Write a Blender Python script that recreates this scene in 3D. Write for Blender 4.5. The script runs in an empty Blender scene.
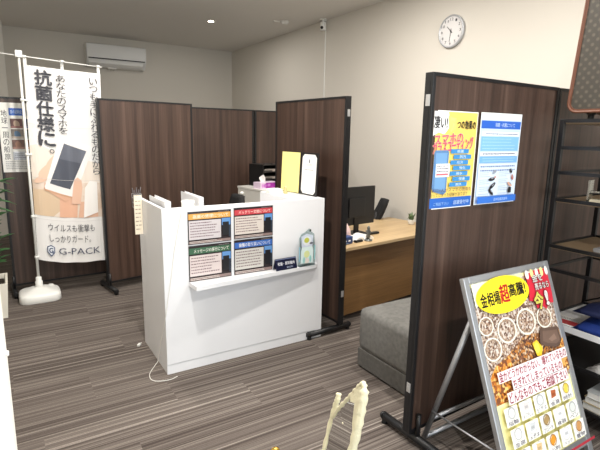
import bpy, bmesh, math, random
from mathutils import Vector, Matrix
PI = math.pi
S = bpy.context.scene
COL = S.collection
random.seed(7)

# ------------------------------------------------------------------ materials
def lin(c):
    return tuple(((v / 255) / 12.92 if v / 255 <= .04045 else ((v / 255 + .055) / 1.055) ** 2.4) for v in c) + (1,)

MATS = {}
def new(name):
    m = bpy.data.materials.new(name); m.use_nodes = True
    nt = m.node_tree; b = nt.nodes['Principled BSDF']
    return m, nt, b
def mat(name, rgb, rough=.5, metal=0, bump=0, bscale=200, spec=.5, var=0, vscale=6, emit=0):
    if name in MATS: return MATS[name]
    m, nt, b = new(name)
    b.inputs['Base Color'].default_value = lin(rgb); b.inputs['Roughness'].default_value = rough
    b.inputs['Metallic'].default_value = metal; b.inputs['Specular IOR Level'].default_value = spec
    if emit:
        b.inputs['Emission Color'].default_value = lin(rgb); b.inputs['Emission Strength'].default_value = emit
    tc = nt.nodes.new('ShaderNodeTexCoord')
    if bump:
        n = nt.nodes.new('ShaderNodeTexNoise'); n.inputs['Scale'].default_value = bscale; n.inputs['Detail'].default_value = 3
        nt.links.new(tc.outputs['Object'], n.inputs['Vector'])
        bp = nt.nodes.new('ShaderNodeBump'); bp.inputs['Strength'].default_value = bump; bp.inputs['Distance'].default_value = .002
        nt.links.new(n.outputs['Fac'], bp.inputs['Height']); nt.links.new(bp.outputs['Normal'], b.inputs['Normal'])
    if var:
        n = nt.nodes.new('ShaderNodeTexNoise'); n.inputs['Scale'].default_value = vscale; n.inputs['Detail'].default_value = 4
        nt.links.new(tc.outputs['Object'], n.inputs['Vector'])
        r = nt.nodes.new('ShaderNodeValToRGB'); c = rgb
        r.color_ramp.elements[0].position = .3; r.color_ramp.elements[1].position = .7
        r.color_ramp.elements[0].color = lin([max(0, v * (1 - var)) for v in c]); r.color_ramp.elements[1].color = lin([min(255, v * (1 + var)) for v in c])
        nt.links.new(n.outputs['Fac'], r.inputs['Fac']); nt.links.new(r.outputs['Color'], b.inputs['Base Color'])
    MATS[name] = m
    return m
def ink(rgb, rough=.45):
    return mat('ink_%d_%d_%d_%d' % (*rgb, int(rough * 100)), rgb, rough)

def wood(name, cols, sx=22, sz=.45, rough=.42, horiz=False):
    m, nt, b = new(name); L = nt.links
    tc = nt.nodes.new('ShaderNodeTexCoord'); oi = nt.nodes.new('ShaderNodeObjectInfo')
    mp = nt.nodes.new('ShaderNodeMapping'); mp.inputs['Scale'].default_value = (sz, sx, sx) if horiz else (sx, sx, sz)
    ad = nt.nodes.new('ShaderNodeVectorMath'); ad.operation = 'ADD'
    ml = nt.nodes.new('ShaderNodeMath'); ml.operation = 'MULTIPLY'; ml.inputs[1].default_value = 37
    L.new(oi.outputs['Random'], ml.inputs[0]); L.new(tc.outputs['Object'], mp.inputs['Vector'])
    L.new(mp.outputs['Vector'], ad.inputs[0]); L.new(ml.outputs[0], ad.inputs[1])
    n = nt.nodes.new('ShaderNodeTexNoise'); n.inputs['Scale'].default_value = 1; n.inputs['Detail'].default_value = 5; n.inputs['Roughness'].default_value = .62
    n.inputs['Distortion'].default_value = .25
    L.new(ad.outputs[0], n.inputs['Vector'])
    r = nt.nodes.new('ShaderNodeValToRGB'); e = r.color_ramp.elements
    e[0].position = .30; e[0].color = lin(cols[0]); e[1].position = .72; e[1].color = lin(cols[-1])
    for k, c in enumerate(cols[1:-1]):
        q = e.new(.30 + .42 * (k + 1) / (len(cols) - 1)); q.color = lin(c)
    L.new(n.outputs['Fac'], r.inputs['Fac'])
    # fine grain
    mp2 = nt.nodes.new('ShaderNodeMapping'); mp2.inputs['Scale'].default_value = (sz * 8, sx * 14, sx * 14) if horiz else (sx * 14, sx * 14, sz * 8)
    L.new(tc.outputs['Object'], mp2.inputs['Vector'])
    n2 = nt.nodes.new('ShaderNodeTexNoise'); n2.inputs['Scale'].default_value = 1; n2.inputs['Detail'].default_value = 2
    L.new(mp2.outputs['Vector'], n2.inputs['Vector'])
    mx = nt.nodes.new('ShaderNodeMix'); mx.data_type = 'RGBA'; mx.blend_type = 'OVERLAY'; mx.inputs['Factor'].default_value = .35
    L.new(r.outputs['Color'], mx.inputs['A']); L.new(n2.outputs['Fac'], mx.inputs['B'])
    L.new(mx.outputs['Result'], b.inputs['Base Color']); b.inputs['Roughness'].default_value = rough
    bp = nt.nodes.new('ShaderNodeBump'); bp.inputs['Strength'].default_value = .08; bp.inputs['Distance'].default_value = .001
    L.new(n2.outputs['Fac'], bp.inputs['Height']); L.new(bp.outputs['Normal'], b.inputs['Normal'])
    MATS[name] = m
    return m

WALNUT = wood('walnut_laminate', [(50, 36, 30), (65, 48, 40), (79, 60, 51), (100, 79, 68)])
OAK = wood('pale_oak', [(188, 158, 116), (202, 174, 132), (214, 188, 148)], 12, .5, .4, True)
OAK_SHADED = wood('shaded_oak_front', [(118, 86, 50), (134, 100, 60), (148, 113, 70)], 14, .5, .5, True)  # shade on the desk front put into the colour, darker than the desktop oak
BLACK = mat('black_metal', (22, 22, 24), .42, 0, .05)
BLACKP = mat('black_plastic', (18, 18, 19), .5)
SILVER = mat('aluminium', (176, 178, 182), .4, .75, .03)
STEEL = mat('steel_clip', (200, 200, 200), .35, .6)
WHITE = mat('white_laminate', (226, 227, 230), .38, 0, .02, 90)
WHITEP = mat('white_plastic', (236, 236, 232), .4)
OFFW = mat('off_white_plastic', (228, 226, 220), .45)
PAPER = mat('paper', (240, 239, 235), .7)
GREYC = mat('grey_steel', (150, 150, 150), .5)
FABRIC = mat('grey_fabric', (112, 111, 108), .95, 0, .6, 900, .1, .07, 40)
FABRICD = mat('dark_grey_fabric', (92, 90, 87), .95, 0, .6, 900, .1, .07, 40)

def wallpaper(name, rgb):
    m, nt, b = new(name); L = nt.links
    tc = nt.nodes.new('ShaderNodeTexCoord')
    n = nt.nodes.new('ShaderNodeTexNoise'); n.inputs['Scale'].default_value = 160; n.inputs['Detail'].default_value = 4
    L.new(tc.outputs['Object'], n.inputs['Vector'])
    bp = nt.nodes.new('ShaderNodeBump'); bp.inputs['Strength'].default_value = .15; bp.inputs['Distance'].default_value = .001
    L.new(n.outputs['Fac'], bp.inputs['Height']); L.new(bp.outputs['Normal'], b.inputs['Normal'])
    b.inputs['Base Color'].default_value = lin(rgb); b.inputs['Roughness'].default_value = .85
    b.inputs['Specular IOR Level'].default_value = .2
    return m
WALLM = wallpaper('cream_wallpaper', (214, 209, 200))
CEILM = wallpaper('ceiling_paper', (230, 227, 222))
COLM = wallpaper('pale_pillar_surface', (236, 232, 224))  # column surface, a lighter tone than the walls

def carpet():
    m, nt, b = new('striped_carpet_tiles'); L = nt.links; N = nt.nodes
    def mth(op, a, c=None):
        n = N.new('ShaderNodeMath'); n.operation = op
        for i, v in enumerate((a, c)):
            if v is None: continue
            if isinstance(v, (int, float)): n.inputs[i].default_value = v
            else: L.new(v, n.inputs[i])
        return n.outputs[0]
    tc = N.new('ShaderNodeTexCoord'); sp = N.new('ShaderNodeSeparateXYZ'); L.new(tc.outputs['Object'], sp.inputs[0])
    x, y = sp.outputs[0], sp.outputs[1]
    row = mth('FLOOR', mth('MULTIPLY', y, 4.0))
    xo = mth('ADD', mth('MULTIPLY', x, 1.0), mth('MULTIPLY', row, .37))
    col = mth('FLOOR', xo)
    seed = mth('ADD', mth('MULTIPLY', row, 3.17), mth('MULTIPLY', col, 7.31))
    def stripes(fy, fx, off, det=1):
        c = N.new('ShaderNodeCombineXYZ')
        L.new(mth('ADD', mth('MULTIPLY', y, fy), seed), c.inputs[1]); L.new(mth('MULTIPLY', x, fx), c.inputs[0])
        L.new(mth('ADD', mth('MULTIPLY', seed, 1.3), off), c.inputs[2])
        n = N.new('ShaderNodeTexNoise'); n.inputs['Scale'].default_value = 1; n.inputs['Detail'].default_value = det
        L.new(c.outputs[0], n.inputs['Vector']); return n.outputs['Fac']
    a = stripes(52, .25, 0, 1); c2 = stripes(200, .3, 5, 2); fib = stripes(500, 240, 11, 1)
    mixv = mth('ADD', mth('ADD', mth('MULTIPLY', a, .36), mth('MULTIPLY', c2, .52)), mth('MULTIPLY', fib, .12))
    r = N.new('ShaderNodeValToRGB'); e = r.color_ramp.elements
    e[0].position = .34; e[0].color = lin((62, 55, 51)); e[1].position = .69; e[1].color = lin((172, 163, 154))
    for p, cc in ((.42, (78, 70, 66)), (.50, (98, 90, 85)), (.57, (113, 105, 99)), (.63, (136, 128, 121))):
        q = e.new(p); q.color = lin(cc)
    L.new(mixv, r.inputs['Fac']); L.new(r.outputs['Color'], b.inputs['Base Color'])
    b.inputs['Roughness'].default_value = .95; b.inputs['Specular IOR Level'].default_value = .12
    bp = N.new('ShaderNodeBump'); bp.inputs['Strength'].default_value = .5; bp.inputs['Distance'].default_value = .003
    L.new(mixv, bp.inputs['Height']); L.new(bp.outputs['Normal'], b.inputs['Normal'])
    return m
CARPET = carpet()

def speckle(name, cols, scale, rough=.5, kind='VORONOI', stops=None, dist=0):
    """printed photograph of small pieces: random coloured cells"""
    if name in MATS: return MATS[name]
    m, nt, b = new(name); L = nt.links; N = nt.nodes
    tc = N.new('ShaderNodeTexCoord')
    if kind == 'VORONOI':
        v = N.new('ShaderNodeTexVoronoi'); v.inputs['Scale'].default_value = scale
        L.new(tc.outputs['Object'], v.inputs['Vector']); sp = N.new('ShaderNodeSeparateColor'); L.new(v.outputs['Color'], sp.inputs[0]); f = sp.outputs[0]
    else:
        v = N.new('ShaderNodeTexNoise'); v.inputs['Scale'].default_value = scale; v.inputs['Detail'].default_value = 4; v.inputs['Distortion'].default_value = dist
        L.new(tc.outputs['Object'], v.inputs['Vector']); f = v.outputs['Fac']
    r = N.new('ShaderNodeValToRGB'); r.color_ramp.interpolation = 'CONSTANT' if kind == 'VORONOI' else 'LINEAR'
    e = r.color_ramp.elements; n = len(cols)
    lo, hi = (0, 1) if kind == 'VORONOI' else (.3, .7)
    e[0].position = lo; e[0].color = lin(cols[0]); e[1].position = lo + (hi - lo) * (n - 1) / n; e[1].color = lin(cols[-1])
    for k in range(1, n - 1):
        q = e.new(lo + (hi - lo) * k / n); q.color = lin(cols[k])
    L.new(f, r.inputs['Fac']); L.new(r.outputs['Color'], b.inputs['Base Color']); b.inputs['Roughness'].default_value = rough
    MATS[name] = m
    return m

def glassy(name, rgb=(235, 245, 245), mixf=.12, rough=.02):
    if name in MATS: return MATS[name]
    m, nt, b = new(name); N = nt.nodes; L = nt.links; N.remove(b)
    t = N.new('ShaderNodeBsdfTransparent'); t.inputs[0].default_value = lin(rgb)
    g = N.new('ShaderNodeBsdfGlossy'); g.inputs['Roughness'].default_value = rough
    fr = N.new('ShaderNodeFresnel'); fr.inputs['IOR'].default_value = 1.45
    ad = N.new('ShaderNodeMath'); ad.operation = 'ADD'; ad.inputs[1].default_value = mixf * .3; L.new(fr.outputs[0], ad.inputs[0])
    mx = N.new('ShaderNodeMixShader'); L.new(ad.outputs[0], mx.inputs[0]); L.new(t.outputs[0], mx.inputs[1]); L.new(g.outputs[0], mx.inputs[2])
    L.new(mx.outputs[0], N['Material Output'].inputs[0])
    MATS[name] = m
    return m

# ------------------------------------------------------------------ mesh helpers
def bx(bm, x0, x1, y0, y1, z0, z1, mi=0, bev=0, M=None):
    vs = [bm.verts.new((x, y, z)) for z in (z0, z1) for y in (y0, y1) for x in (x0, x1)]
    fs = [bm.faces.new([vs[i] for i in f]) for f in ((0, 2, 3, 1), (4, 5, 7, 6), (0, 1, 5, 4), (2, 6, 7, 3), (0, 4, 6, 2), (1, 3, 7, 5))]
    for f in fs: f.material_index = mi
    if bev:
        es = list({e for f in fs for e in f.edges})
        r = bmesh.ops.bevel(bm, geom=es, offset=bev, segments=2, affect='EDGES', profile=.6)
        vs = list({v for f in r['faces'] for v in f.verts} | {v for v in vs if v.is_valid})
        for f in r['faces']: f.material_index = mi
    if M is not None: bmesh.ops.transform(bm, matrix=M, verts=[v for v in vs if v.is_valid])
    return vs
def cyl(bm, a, b, r, r2=None, seg=16, mi=0, cap=True):
    a = Vector(a); b = Vector(b); r2 = r if r2 is None else r2
    d = (b - a).normalized(); u = d.orthogonal().normalized(); w = d.cross(u)
    A, B = [], []
    for k in range(seg):
        t = 2 * PI * k / seg; q = u * math.cos(t) + w * math.sin(t)
        A.append(bm.verts.new(a + q * r)); B.append(bm.verts.new(b + q * r2))
    for k in range(seg):
        f = bm.faces.new((A[k], A[(k + 1) % seg], B[(k + 1) % seg], B[k])); f.smooth = True; f.material_index = mi
    if cap:
        f = bm.faces.new(A[::-1]); f.material_index = mi; f = bm.faces.new(B); f.material_index = mi
def tube(bm, pts, r, seg=8, mi=0, closed=False):
    pts = [Vector(p) for p in pts]; n = len(pts); rings = []
    up = None
    for i, p in enumerate(pts):
        if closed: d = pts[(i + 1) % n] - pts[i - 1]
        else: d = pts[min(i + 1, n - 1)] - pts[max(i - 1, 0)]
        d.normalize()
        u = d.orthogonal().normalized() if up is None else (up - d * up.dot(d)).normalized()
        up = u; w = d.cross(u); rr = r[i] if isinstance(r, (list, tuple)) else r
        rings.append([bm.verts.new(p + (u * math.cos(2 * PI * k / seg) + w * math.sin(2 * PI * k / seg)) * rr) for k in range(seg)])
    for i in range(n if closed else n - 1):
        A, B = rings[i], rings[(i + 1) % n]
        for k in range(seg):
            f = bm.faces.new((A[k], A[(k + 1) % seg], B[(k + 1) % seg], B[k])); f.smooth = True; f.material_index = mi
    if not closed:
        for R_ in (rings[0][::-1], rings[-1]):
            f = bm.faces.new(R_); f.material_index = mi
def lathe(bm, prof, c=(0, 0, 0), seg=24, mi=0, M=None):
    rings = []; vs = []
    for r, z in prof:
        ring = [bm.verts.new((c[0] + max(r, 1e-5) * math.cos(2 * PI * k / seg), c[1] + max(r, 1e-5) * math.sin(2 * PI * k / seg), c[2] + z)) for k in range(seg)]
        rings.append(ring); vs += ring
    for A, B in zip(rings, rings[1:]):
        for k in range(seg):
            f = bm.faces.new((A[k], A[(k + 1) % seg], B[(k + 1) % seg], B[k])); f.smooth = True; f.material_index = mi
    f = bm.faces.new(rings[0][::-1]); f.material_index = mi; f = bm.faces.new(rings[-1]); f.material_index = mi
    if M is not None: bmesh.ops.transform(bm, matrix=M, verts=vs)
def prism(bm, pts, y0, y1, mi=0, plane='xz'):
    """outline in x,z extruded along y"""
    def V(p, y): return (p[0], y, p[1]) if plane == 'xz' else ((y, p[0], p[1]) if plane == 'yz' else (p[0], p[1], y))
    A = [bm.verts.new(V(p, y0)) for p in pts]; B = [bm.verts.new(V(p, y1)) for p in pts]; n = len(pts)
    f = bm.faces.new(A); f.material_index = mi; f = bm.faces.new(B[::-1]); f.material_index = mi
    for k in range(n):
        f = bm.faces.new((A[k], B[k], B[(k + 1) % n], A[(k + 1) % n])); f.material_index = mi

def obj(name, bm, mats, parent=None, loc=None, rot=None, fix=True):
    if fix: bmesh.ops.recalc_face_normals(bm, faces=bm.faces[:])
    me = bpy.data.meshes.new(name); bm.to_mesh(me); bm.free()
    for m in (mats if isinstance(mats, (list, tuple)) else [mats]): me.materials.append(m)
    o = bpy.data.objects.new(name, me); COL.objects.link(o)
    if parent is not None: o.parent = parent
    if loc is not None: o.location = loc
    if rot is not None: o.rotation_euler = rot
    return o
def tag(o, label=None, cat=None, group=None, kind=None):
    for k, v in (('label', label), ('category', cat), ('group', group), ('kind', kind)):
        if v: o[k] = v
    return o
def thing(name, label, cat, loc=(0, 0, 0), rotz=0, group=None, rot=None):
    o = bpy.data.objects.new(name, None); COL.objects.link(o); o.empty_display_size = .1
    o.location = loc; o.rotation_euler = rot if rot else (0, 0, rotz)
    return tag(o, label, cat, group)
def B(): return bmesh.new()
def dup(root, loc, rot=None, label=None, group=None):
    r = root.copy(); COL.objects.link(r); r.location = loc
    if rot is not None: r.rotation_euler = rot
    if label: r['label'] = label
    if group: r['group'] = group
    for ch in list(root.children):
        c = ch.copy(); COL.objects.link(c); c.parent = r
        for g in list(ch.children):
            d = g.copy(); COL.objects.link(d); d.parent = c
    return r

# ------------------------------------------------------------------ prints: writing and pictures lying on a sheet
_tcache = {}
def text_geo(s, bold=0.0):
    key = (s, bold)
    if key in _tcache: return _tcache[key]
    cu = bpy.data.curves.new('lettering', 'FONT'); cu.body = s; cu.offset = bold; cu.resolution_u = 2
    o = bpy.data.objects.new('lettering', cu); COL.objects.link(o)
    bpy.context.view_layer.update()
    me = bpy.data.meshes.new_from_object(o.evaluated_get(bpy.context.evaluated_depsgraph_get()))
    vs = [(v.co.x, v.co.y) for v in me.vertices]; fs = [tuple(p.vertices) for p in me.polygons]
    bpy.data.objects.remove(o); bpy.data.curves.remove(cu); bpy.data.meshes.remove(me)
    _tcache[key] = (vs, fs)
    return vs, fs

class Print:
    """x to the right, y up, in metres on the sheet; later marks lie above earlier ones"""
    def __init__(s, step=.0003): s.items = []; s.n = 0; s.step = step
    def add(s, vs, fs, m, lift=True):
        if lift: s.n += 1
        s.items.append((vs, fs, m if not isinstance(m, tuple) else ink(m), s.n * s.step))
    def rect(s, x0, y0, x1, y1, c, lift=True, skew=0):
        s.add([(x0, y0), (x1, y0), (x1 + skew, y1), (x0 + skew, y1)], [(0, 1, 2, 3)], c, lift)
    def poly(s, pts, c, lift=True): s.add(list(pts), [tuple(range(len(pts)))], c, lift)
    def ell(s, cx, cy, rx, ry, c, rot=0, n=28, lift=True):
        s.poly([(cx + rx * math.cos(2 * PI * k / n) * math.cos(rot) - ry * math.sin(2 * PI * k / n) * math.sin(rot),
                 cy + rx * math.cos(2 * PI * k / n) * math.sin(rot) + ry * math.sin(2 * PI * k / n) * math.cos(rot)) for k in range(n)], c, lift)
    def ring(s, cx, cy, r0, r1, c, n=24, lift=True, sq=1):
        vs = [(cx + r * math.cos(2 * PI * k / n), cy + r * sq * math.sin(2 * PI * k / n)) for r in (r0, r1) for k in range(n)]
        s.add(vs, [(k, (k + 1) % n, n + (k + 1) % n, n + k) for k in range(n)], c, lift)
    def burst(s, cx, cy, rx, ry, c, k=14, d=.72, clip=None):
        pts = []
        for i in range(2 * k):
            q = 1 if i % 2 == 0 else d
            x = cx + rx * q * math.cos(PI * i / k + .2); y = cy + ry * q * math.sin(PI * i / k + .2)
            if clip: x = min(max(x, clip[0]), clip[2]); y = min(max(y, clip[1]), clip[3])
            pts.append((x, y))
        # fan from the centre keeps concave stars correct
        vs = [(cx, cy)] + pts
        s.add(vs, [(0, 1 + i, 1 + (i + 1) % (2 * k)) for i in range(2 * k)], c)
    def text(s, t, x0, y0, x1, y1, c, bold=.0, shear=0, rot=0, outline=None, ow=.04):
        """text stretched to fill the box"""
        vs, fs = text_geo(t)
        if not vs: return
        ax = min(v[0] for v in vs); bx_ = max(v[0] for v in vs); ay = min(v[1] for v in vs); by = max(v[1] for v in vs)
        kx = (x1 - x0) / max(bx_ - ax, 1e-6); ky = (y1 - y0) / max(by - ay, 1e-6)
        cx, cy = (x0 + x1) / 2, (y0 + y1) / 2
        def tr(v):
            x = x0 + (v[0] - ax) * kx - cx; y = y0 + (v[1] - ay) * ky - cy
            x += shear * y
            return (cx + x * math.cos(rot) - y * math.sin(rot), cy + x * math.sin(rot) + y * math.cos(rot))
        def many(r, col, n):
            s.n += 1
            for k in range(n):
                dx, dy = r * math.cos(2 * PI * k / n + .4), r * math.sin(2 * PI * k / n + .4)
                s.add([(a + dx, b_ + dy) for a, b_ in P0], fs, col, False)
        P0 = [tr(v) for v in vs]; sz = abs(ky)
        if outline is not None: many(sz * (ow + bold * .5) * 1.0, outline, 8)
        if bold >= .02: many(sz * bold * .8, c, 4)
        else: s.add(P0, fs, c)
    def vtext(s, t, x0, x1, ytop, ybot, c, bold=0.0, pad=.12):
        n = len(t); h = (ytop - ybot) / n
        s.n += 1
        for i, ch in enumerate(t):
            y1 = ytop - i * h
            vs, fs = text_geo(ch)
            if not vs: continue
            sc = min(x1 - x0, h * (1 - pad)) / .95
            if ch in '。、':
                cx, cy = x0 + (x1 - x0) * .72, y1 - h * .28
                s.add([(cx + (v[0] - .15) * sc, cy + (v[1] - .1) * sc) for v in vs], fs, c, False); continue
            ax = min(v[0] for v in vs); bx_ = max(v[0] for v in vs); ay = min(v[1] for v in vs); by = max(v[1] for v in vs)
            cx, cy = (x0 + x1) / 2, y1 - h / 2
            kx = (x1 - x0) / max(bx_ - ax, .75); ky = h * (1 - pad) / max(by - ay, .75)
            for dx, dy in (((1, .3), (-1, -.3), (.3, -1), (-.3, 1)) if bold >= .02 else ((.5, 0), (-.5, 0)) if bold else ((0, 0),)):
                s.add([(cx + dx * kx * bold + (v[0] - (ax + bx_) / 2) * kx, cy + dy * ky * bold + (v[1] - (ay + by) / 2) * ky) for v in vs], fs, c, False)
    def lines(s, x0, y0, x1, y1, n, c, th=.35, seed=1, ragged=.3):
        """rows of print too small to read"""
        rnd = random.Random(seed); h = (y1 - y0) / n; s.n += 1
        for i in range(n):
            yy = y1 - (i + .5) * h; x = x0; xe = x1 - rnd.random() * ragged * (x1 - x0)
            while x < xe:
                w = h * (.35 + rnd.random() * .5)
                s.rect(x, yy - h * th / 2 * (.6 + .4 * rnd.random()), min(x + w, xe), yy + h * th / 2, c, False); x += w + h * .18
    def build(s, bm, mats, fn, cuts=None):
        """fn(x, y, lift) -> 3D point"""
        for vs, fs, m, z in s.items:
            if m not in mats: mats.append(m)
            mi = mats.index(m)
            if cuts:
                t = bmesh.new(); tv = [t.verts.new((v[0], v[1], 0)) for v in vs]
                for f in fs:
                    try: t.faces.new([tv[i] for i in f])
                    except ValueError: pass
                lo = min(v[0] for v in vs); hi = max(v[0] for v in vs)
                for cx in cuts:
                    if lo < cx < hi: bmesh.ops.bisect_plane(t, geom=t.verts[:] + t.edges[:] + t.faces[:], plane_co=(cx, 0, 0), plane_no=(1, 0, 0))
                t.verts.index_update()
                vs2 = [(v.co.x, v.co.y) for v in t.verts]; fs2 = [tuple(v.index for v in f.verts) for f in t.faces]; t.free()
            else: vs2, fs2 = vs, fs
            V = [bm.verts.new(fn(v[0], v[1], z)) for v in vs2]
            for f in fs2:
                try: q = bm.faces.new([V[i] for i in f]); q.material_index = mi
                except ValueError: pass

def sheet(name, pr, w, h, page, loc=(0, 0, 0), rot=(0, 0, 0), parent=None, th=.0012, bend=0):
    """a printed sheet standing in local x,z, printed side facing -y; origin at lower left"""
    bm = B(); mats = [page]
    nx = 10
    f0 = lambda u: bend * math.sin(PI * u / w) if bend else 0
    if bend:
        cuts = [w * k / nx for k in range(1, nx)]
        for k in range(nx):
            a, b_ = w * k / nx, w * (k + 1) / nx
            ya, yb = -f0(a), -f0(b_)
            v = [bm.verts.new(p) for p in ((a, ya, 0), (b_, yb, 0), (b_, yb, h), (a, ya, h), (a, ya + th, 0), (b_, yb + th, 0), (b_, yb + th, h), (a, ya + th, h))]
            for q in ((0, 1, 2, 3), (5, 4, 7, 6), (0, 4, 5, 1), (3, 2, 6, 7)): bm.faces.new([v[i] for i in q])
        pr.build(bm, mats, lambda x, y, z: (x, -f0(x) - z, y), cuts)
    else:
        bx(bm, 0, w, 0, th, 0, h)
        pr.build(bm, mats, lambda x, y, z: (x, -z, y))
    return obj(name, bm, mats, parent, loc, rot, fix=False)

# ------------------------------------------------------------------ camera
F_PX, PITCH, ROLL, YAW, EYE = 468.7, .1924, .018, .5601, 1.40
cam = bpy.data.cameras.new('camera'); co = bpy.data.objects.new('camera', cam); COL.objects.link(co)
cam.sensor_width = 36; cam.lens = F_PX / 600 * 36; cam.clip_start = .02
fw = Vector((math.sin(YAW) * math.cos(PITCH), math.cos(YAW) * math.cos(PITCH), -math.sin(PITCH)))
rt = Vector((math.cos(YAW), -math.sin(YAW), 0)); up = rt.cross(fw)
c_, s_ = math.cos(ROLL), math.sin(ROLL)
r2 = rt * c_ + up * s_; u2 = -rt * s_ + up * c_
co.matrix_world = Matrix(((r2.x, u2.x, -fw.x, 0), (r2.y, u2.y, -fw.y, 0), (r2.z, u2.z, -fw.z, EYE), (0, 0, 0, 1)))
S.camera = co

# ------------------------------------------------------------------ room
XL, XR, YF, YB, HC = -.75, 3.355, -1.6, 7.588, 2.72
def struct(name, bm, m, parent=None):
    o = obj(name, bm, m, parent)
    if parent is None: o['kind'] = 'structure'
    return o
bm = B(); bx(bm, XL - .1, XR + .1, YF - .1, YB + .1, -.1, 0); struct('floor', bm, CARPET)
bm = B(); bx(bm, XL - .1, XR + .1, YF - .1, YB + .1, HC, HC + .1); struct('ceiling', bm, CEILM)
bm = B(); bx(bm, XL - .1, XR + .1, YB, YB + .1, 0, HC); struct('wall_back', bm, WALLM)
bm = B(); bx(bm, XR, XR + .1, YF, YB, 0, HC); struct('wall_right', bm, WALLM)
bm = B(); bx(bm, XL - .1, XL, YF, YB, 0, HC); struct('wall_left', bm, WALLM)
# shopfront behind the camera: low sill, header, posts and panes
bm = B(); bx(bm, XL, XR, YF - .1, YF, 2.5, HC); bx(bm, XL, XR, YF - .1, YF, 0, .12); struct('wall_front', bm, WALLM)
bm = B()
W0, W1 = XL, XR
for k in range(5):
    x = W0 + (W1 - W0) * k / 4; x = min(max(x, W0 + .025), W1 - .025)
    bx(bm, x - .025, x + .025, YF - .08, YF - .02, .12, 2.5)
bx(bm, W0, W1, YF - .08, YF - .02, .12, .17); bx(bm, W0, W1, YF - .08, YF - .02, 2.45, 2.5)
fr = struct('window_1', bm, SILVER)
bm = B(); bx(bm, W0 + .05, W1 - .05, YF - .054, YF - .046, .17, 2.45); obj('window_pane', bm, glassy('shop_glass', (250, 252, 252)), fr)
# column at the back left corner and the near white wall end
bm = B(); bx(bm, XL, .103, 7.25, YB, 0, HC); struct('wall_column', bm, COLM)
bm = B(); bx(bm, -.42, -.027, .82, .92, 0, HC, bev=.004); jam = struct('wall_end', bm, mat('white_painted_wall', (236, 234, 228), .6, 0, .1, 60))
bm = B(); cyl(bm, (-.027, .84, 1.045), (-.022, .84, 1.045), .005, .004, 12); tag(obj('wall_hook', bm, WHITEP, jam), 'small white hook')
bm = B()
bx(bm, XR - .012, XR, 1.5, YB, 0, .06); struct('baseboard_right', bm, mat('brown_baseboard', (120, 104, 90), .6))
bm = B(); bx(bm, .103, XR - .012, YB - .012, YB, 0, .06); struct('baseboard_back', bm, MATS['brown_baseboard'])

# ------------------------------------------------------------------ partitions
def partition(label, p0, p1, H, feet, th=.042, zb=.07, latch0=True, latch1=False, casters=False, group='walnut partition screens'):
    p0 = Vector((p0[0], p0[1], 0)); p1 = Vector((p1[0], p1[1], 0)); W = (p1 - p0).length; a = math.atan2((p1 - p0).y, (p1 - p0).x)
    t = thing('partition_screen', label, 'partition', p0, a, group)
    bm = B(); bx(bm, .016, W - .016, -th / 2 + .004, th / 2 - .004, zb + .016, H - .014); obj('board', bm, WALNUT, t)
    bm = B(); h = th / 2
    bx(bm, 0, .018, -h, h, zb, H, bev=.002); bx(bm, W - .018, W, -h, h, zb, H, bev=.002)
    bx(bm, .018, W - .018, -h, h, H - .014, H); bx(bm, .018, W - .018, -h, h, zb, zb + .016)
    # slot running down the end posts
    for x in (-.0012, W - .0008): bx(bm, x, x + .002, -h * .35, h * .35, zb + .02, H - .03)
    obj('frame', bm, BLACK, t)
    for e, on in ((0, latch0), (W, latch1)):
        if not on: continue
        for z in (H - .13, zb + .20):
            bm = B(); x = e - .003 if e == 0 else e - .001
            bx(bm, x, x + .004, -h * .55, h * .45, z, z + .045, bev=.001); bx(bm, x - .002 if e == 0 else x + .003, x + .001 if e == 0 else x + .006, -h * .3, h * .2, z + .012, z + .03)
            obj('latch', bm, STEEL, t)
    for (x, ya, yb) in feet:
        bm = B(); r = .019
        cyl(bm, (x, -ya, .036), (x, yb, .036), r, seg=14)
        for s, yy in ((-1, -ya), (1, yb)):
            cyl(bm, (x, yy - s * .006, .036), (x, yy + s * .01, .036), r * 1.08, r * .8, seg=14)
        cyl(bm, (x, 0, .04), (x, 0, zb + .012), .014)
        cyl(bm, (x, -h - .012, .04), (x, -h - .012, zb + .09), .011, seg=12)
        f = obj('foot', bm, BLACK, t)
        for yy in (-ya + .012, yb - .012):
            bm = B()
            if casters:
                cyl(bm, (x - .012, yy, .022), (x + .012, yy, .022), .022, seg=16); bx(bm, x - .015, x + .015, yy - .012, yy + .012, .024, .05)
            else: cyl(bm, (x, yy, 0), (x, yy, .02), .016, .013)
            obj('caster' if casters else 'glide', bm, BLACKP, f)
    return t
partition('walnut screen with the two posters taped on it, behind the A-frame sign', (1.446, 1.366), (2.368, 1.390), 1.647, [(.045, .16, .19), (.85, .16, .15)])
partition('walnut screen behind the black metal rack at the right edge', (2.378, 1.392), (3.34, 1.41), 1.647, [(.06, .10, .12), (.88, .13, .12)], latch0=False)
partition('walnut screen beside the counter with the open certificate folder in front', (1.940, 2.517), (1.898, 3.395), 1.647, [(.03, .10, .27), (.82, .12, .12)])
partition('darkest walnut screen between the banner and the counter', (.675, 4.27), (1.535, 4.43), 1.658, [(.012, .17, .17), (.80, .17, .17)], casters=True, latch0=False)
partition('walnut screen behind the standing banner, with the cruise poster on it', (-.03, 4.58), (.80, 4.62), 1.650, [(.0, .17, .15), (.79, .08, .12)], casters=True, latch0=False)
partition('wide walnut screen at the back under the room corner', (1.47, 4.75), (2.36, 4.785), 1.647, [(.05, .15, .15), (.83, .06, .15)], latch0=False)
partition('walnut screen at the back just left of the certificate folder screen', (2.385, 4.80), (3.27, 4.83), 1.647, [(.05, .06, .15), (.83, .12, .15)], latch0=False)

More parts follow.
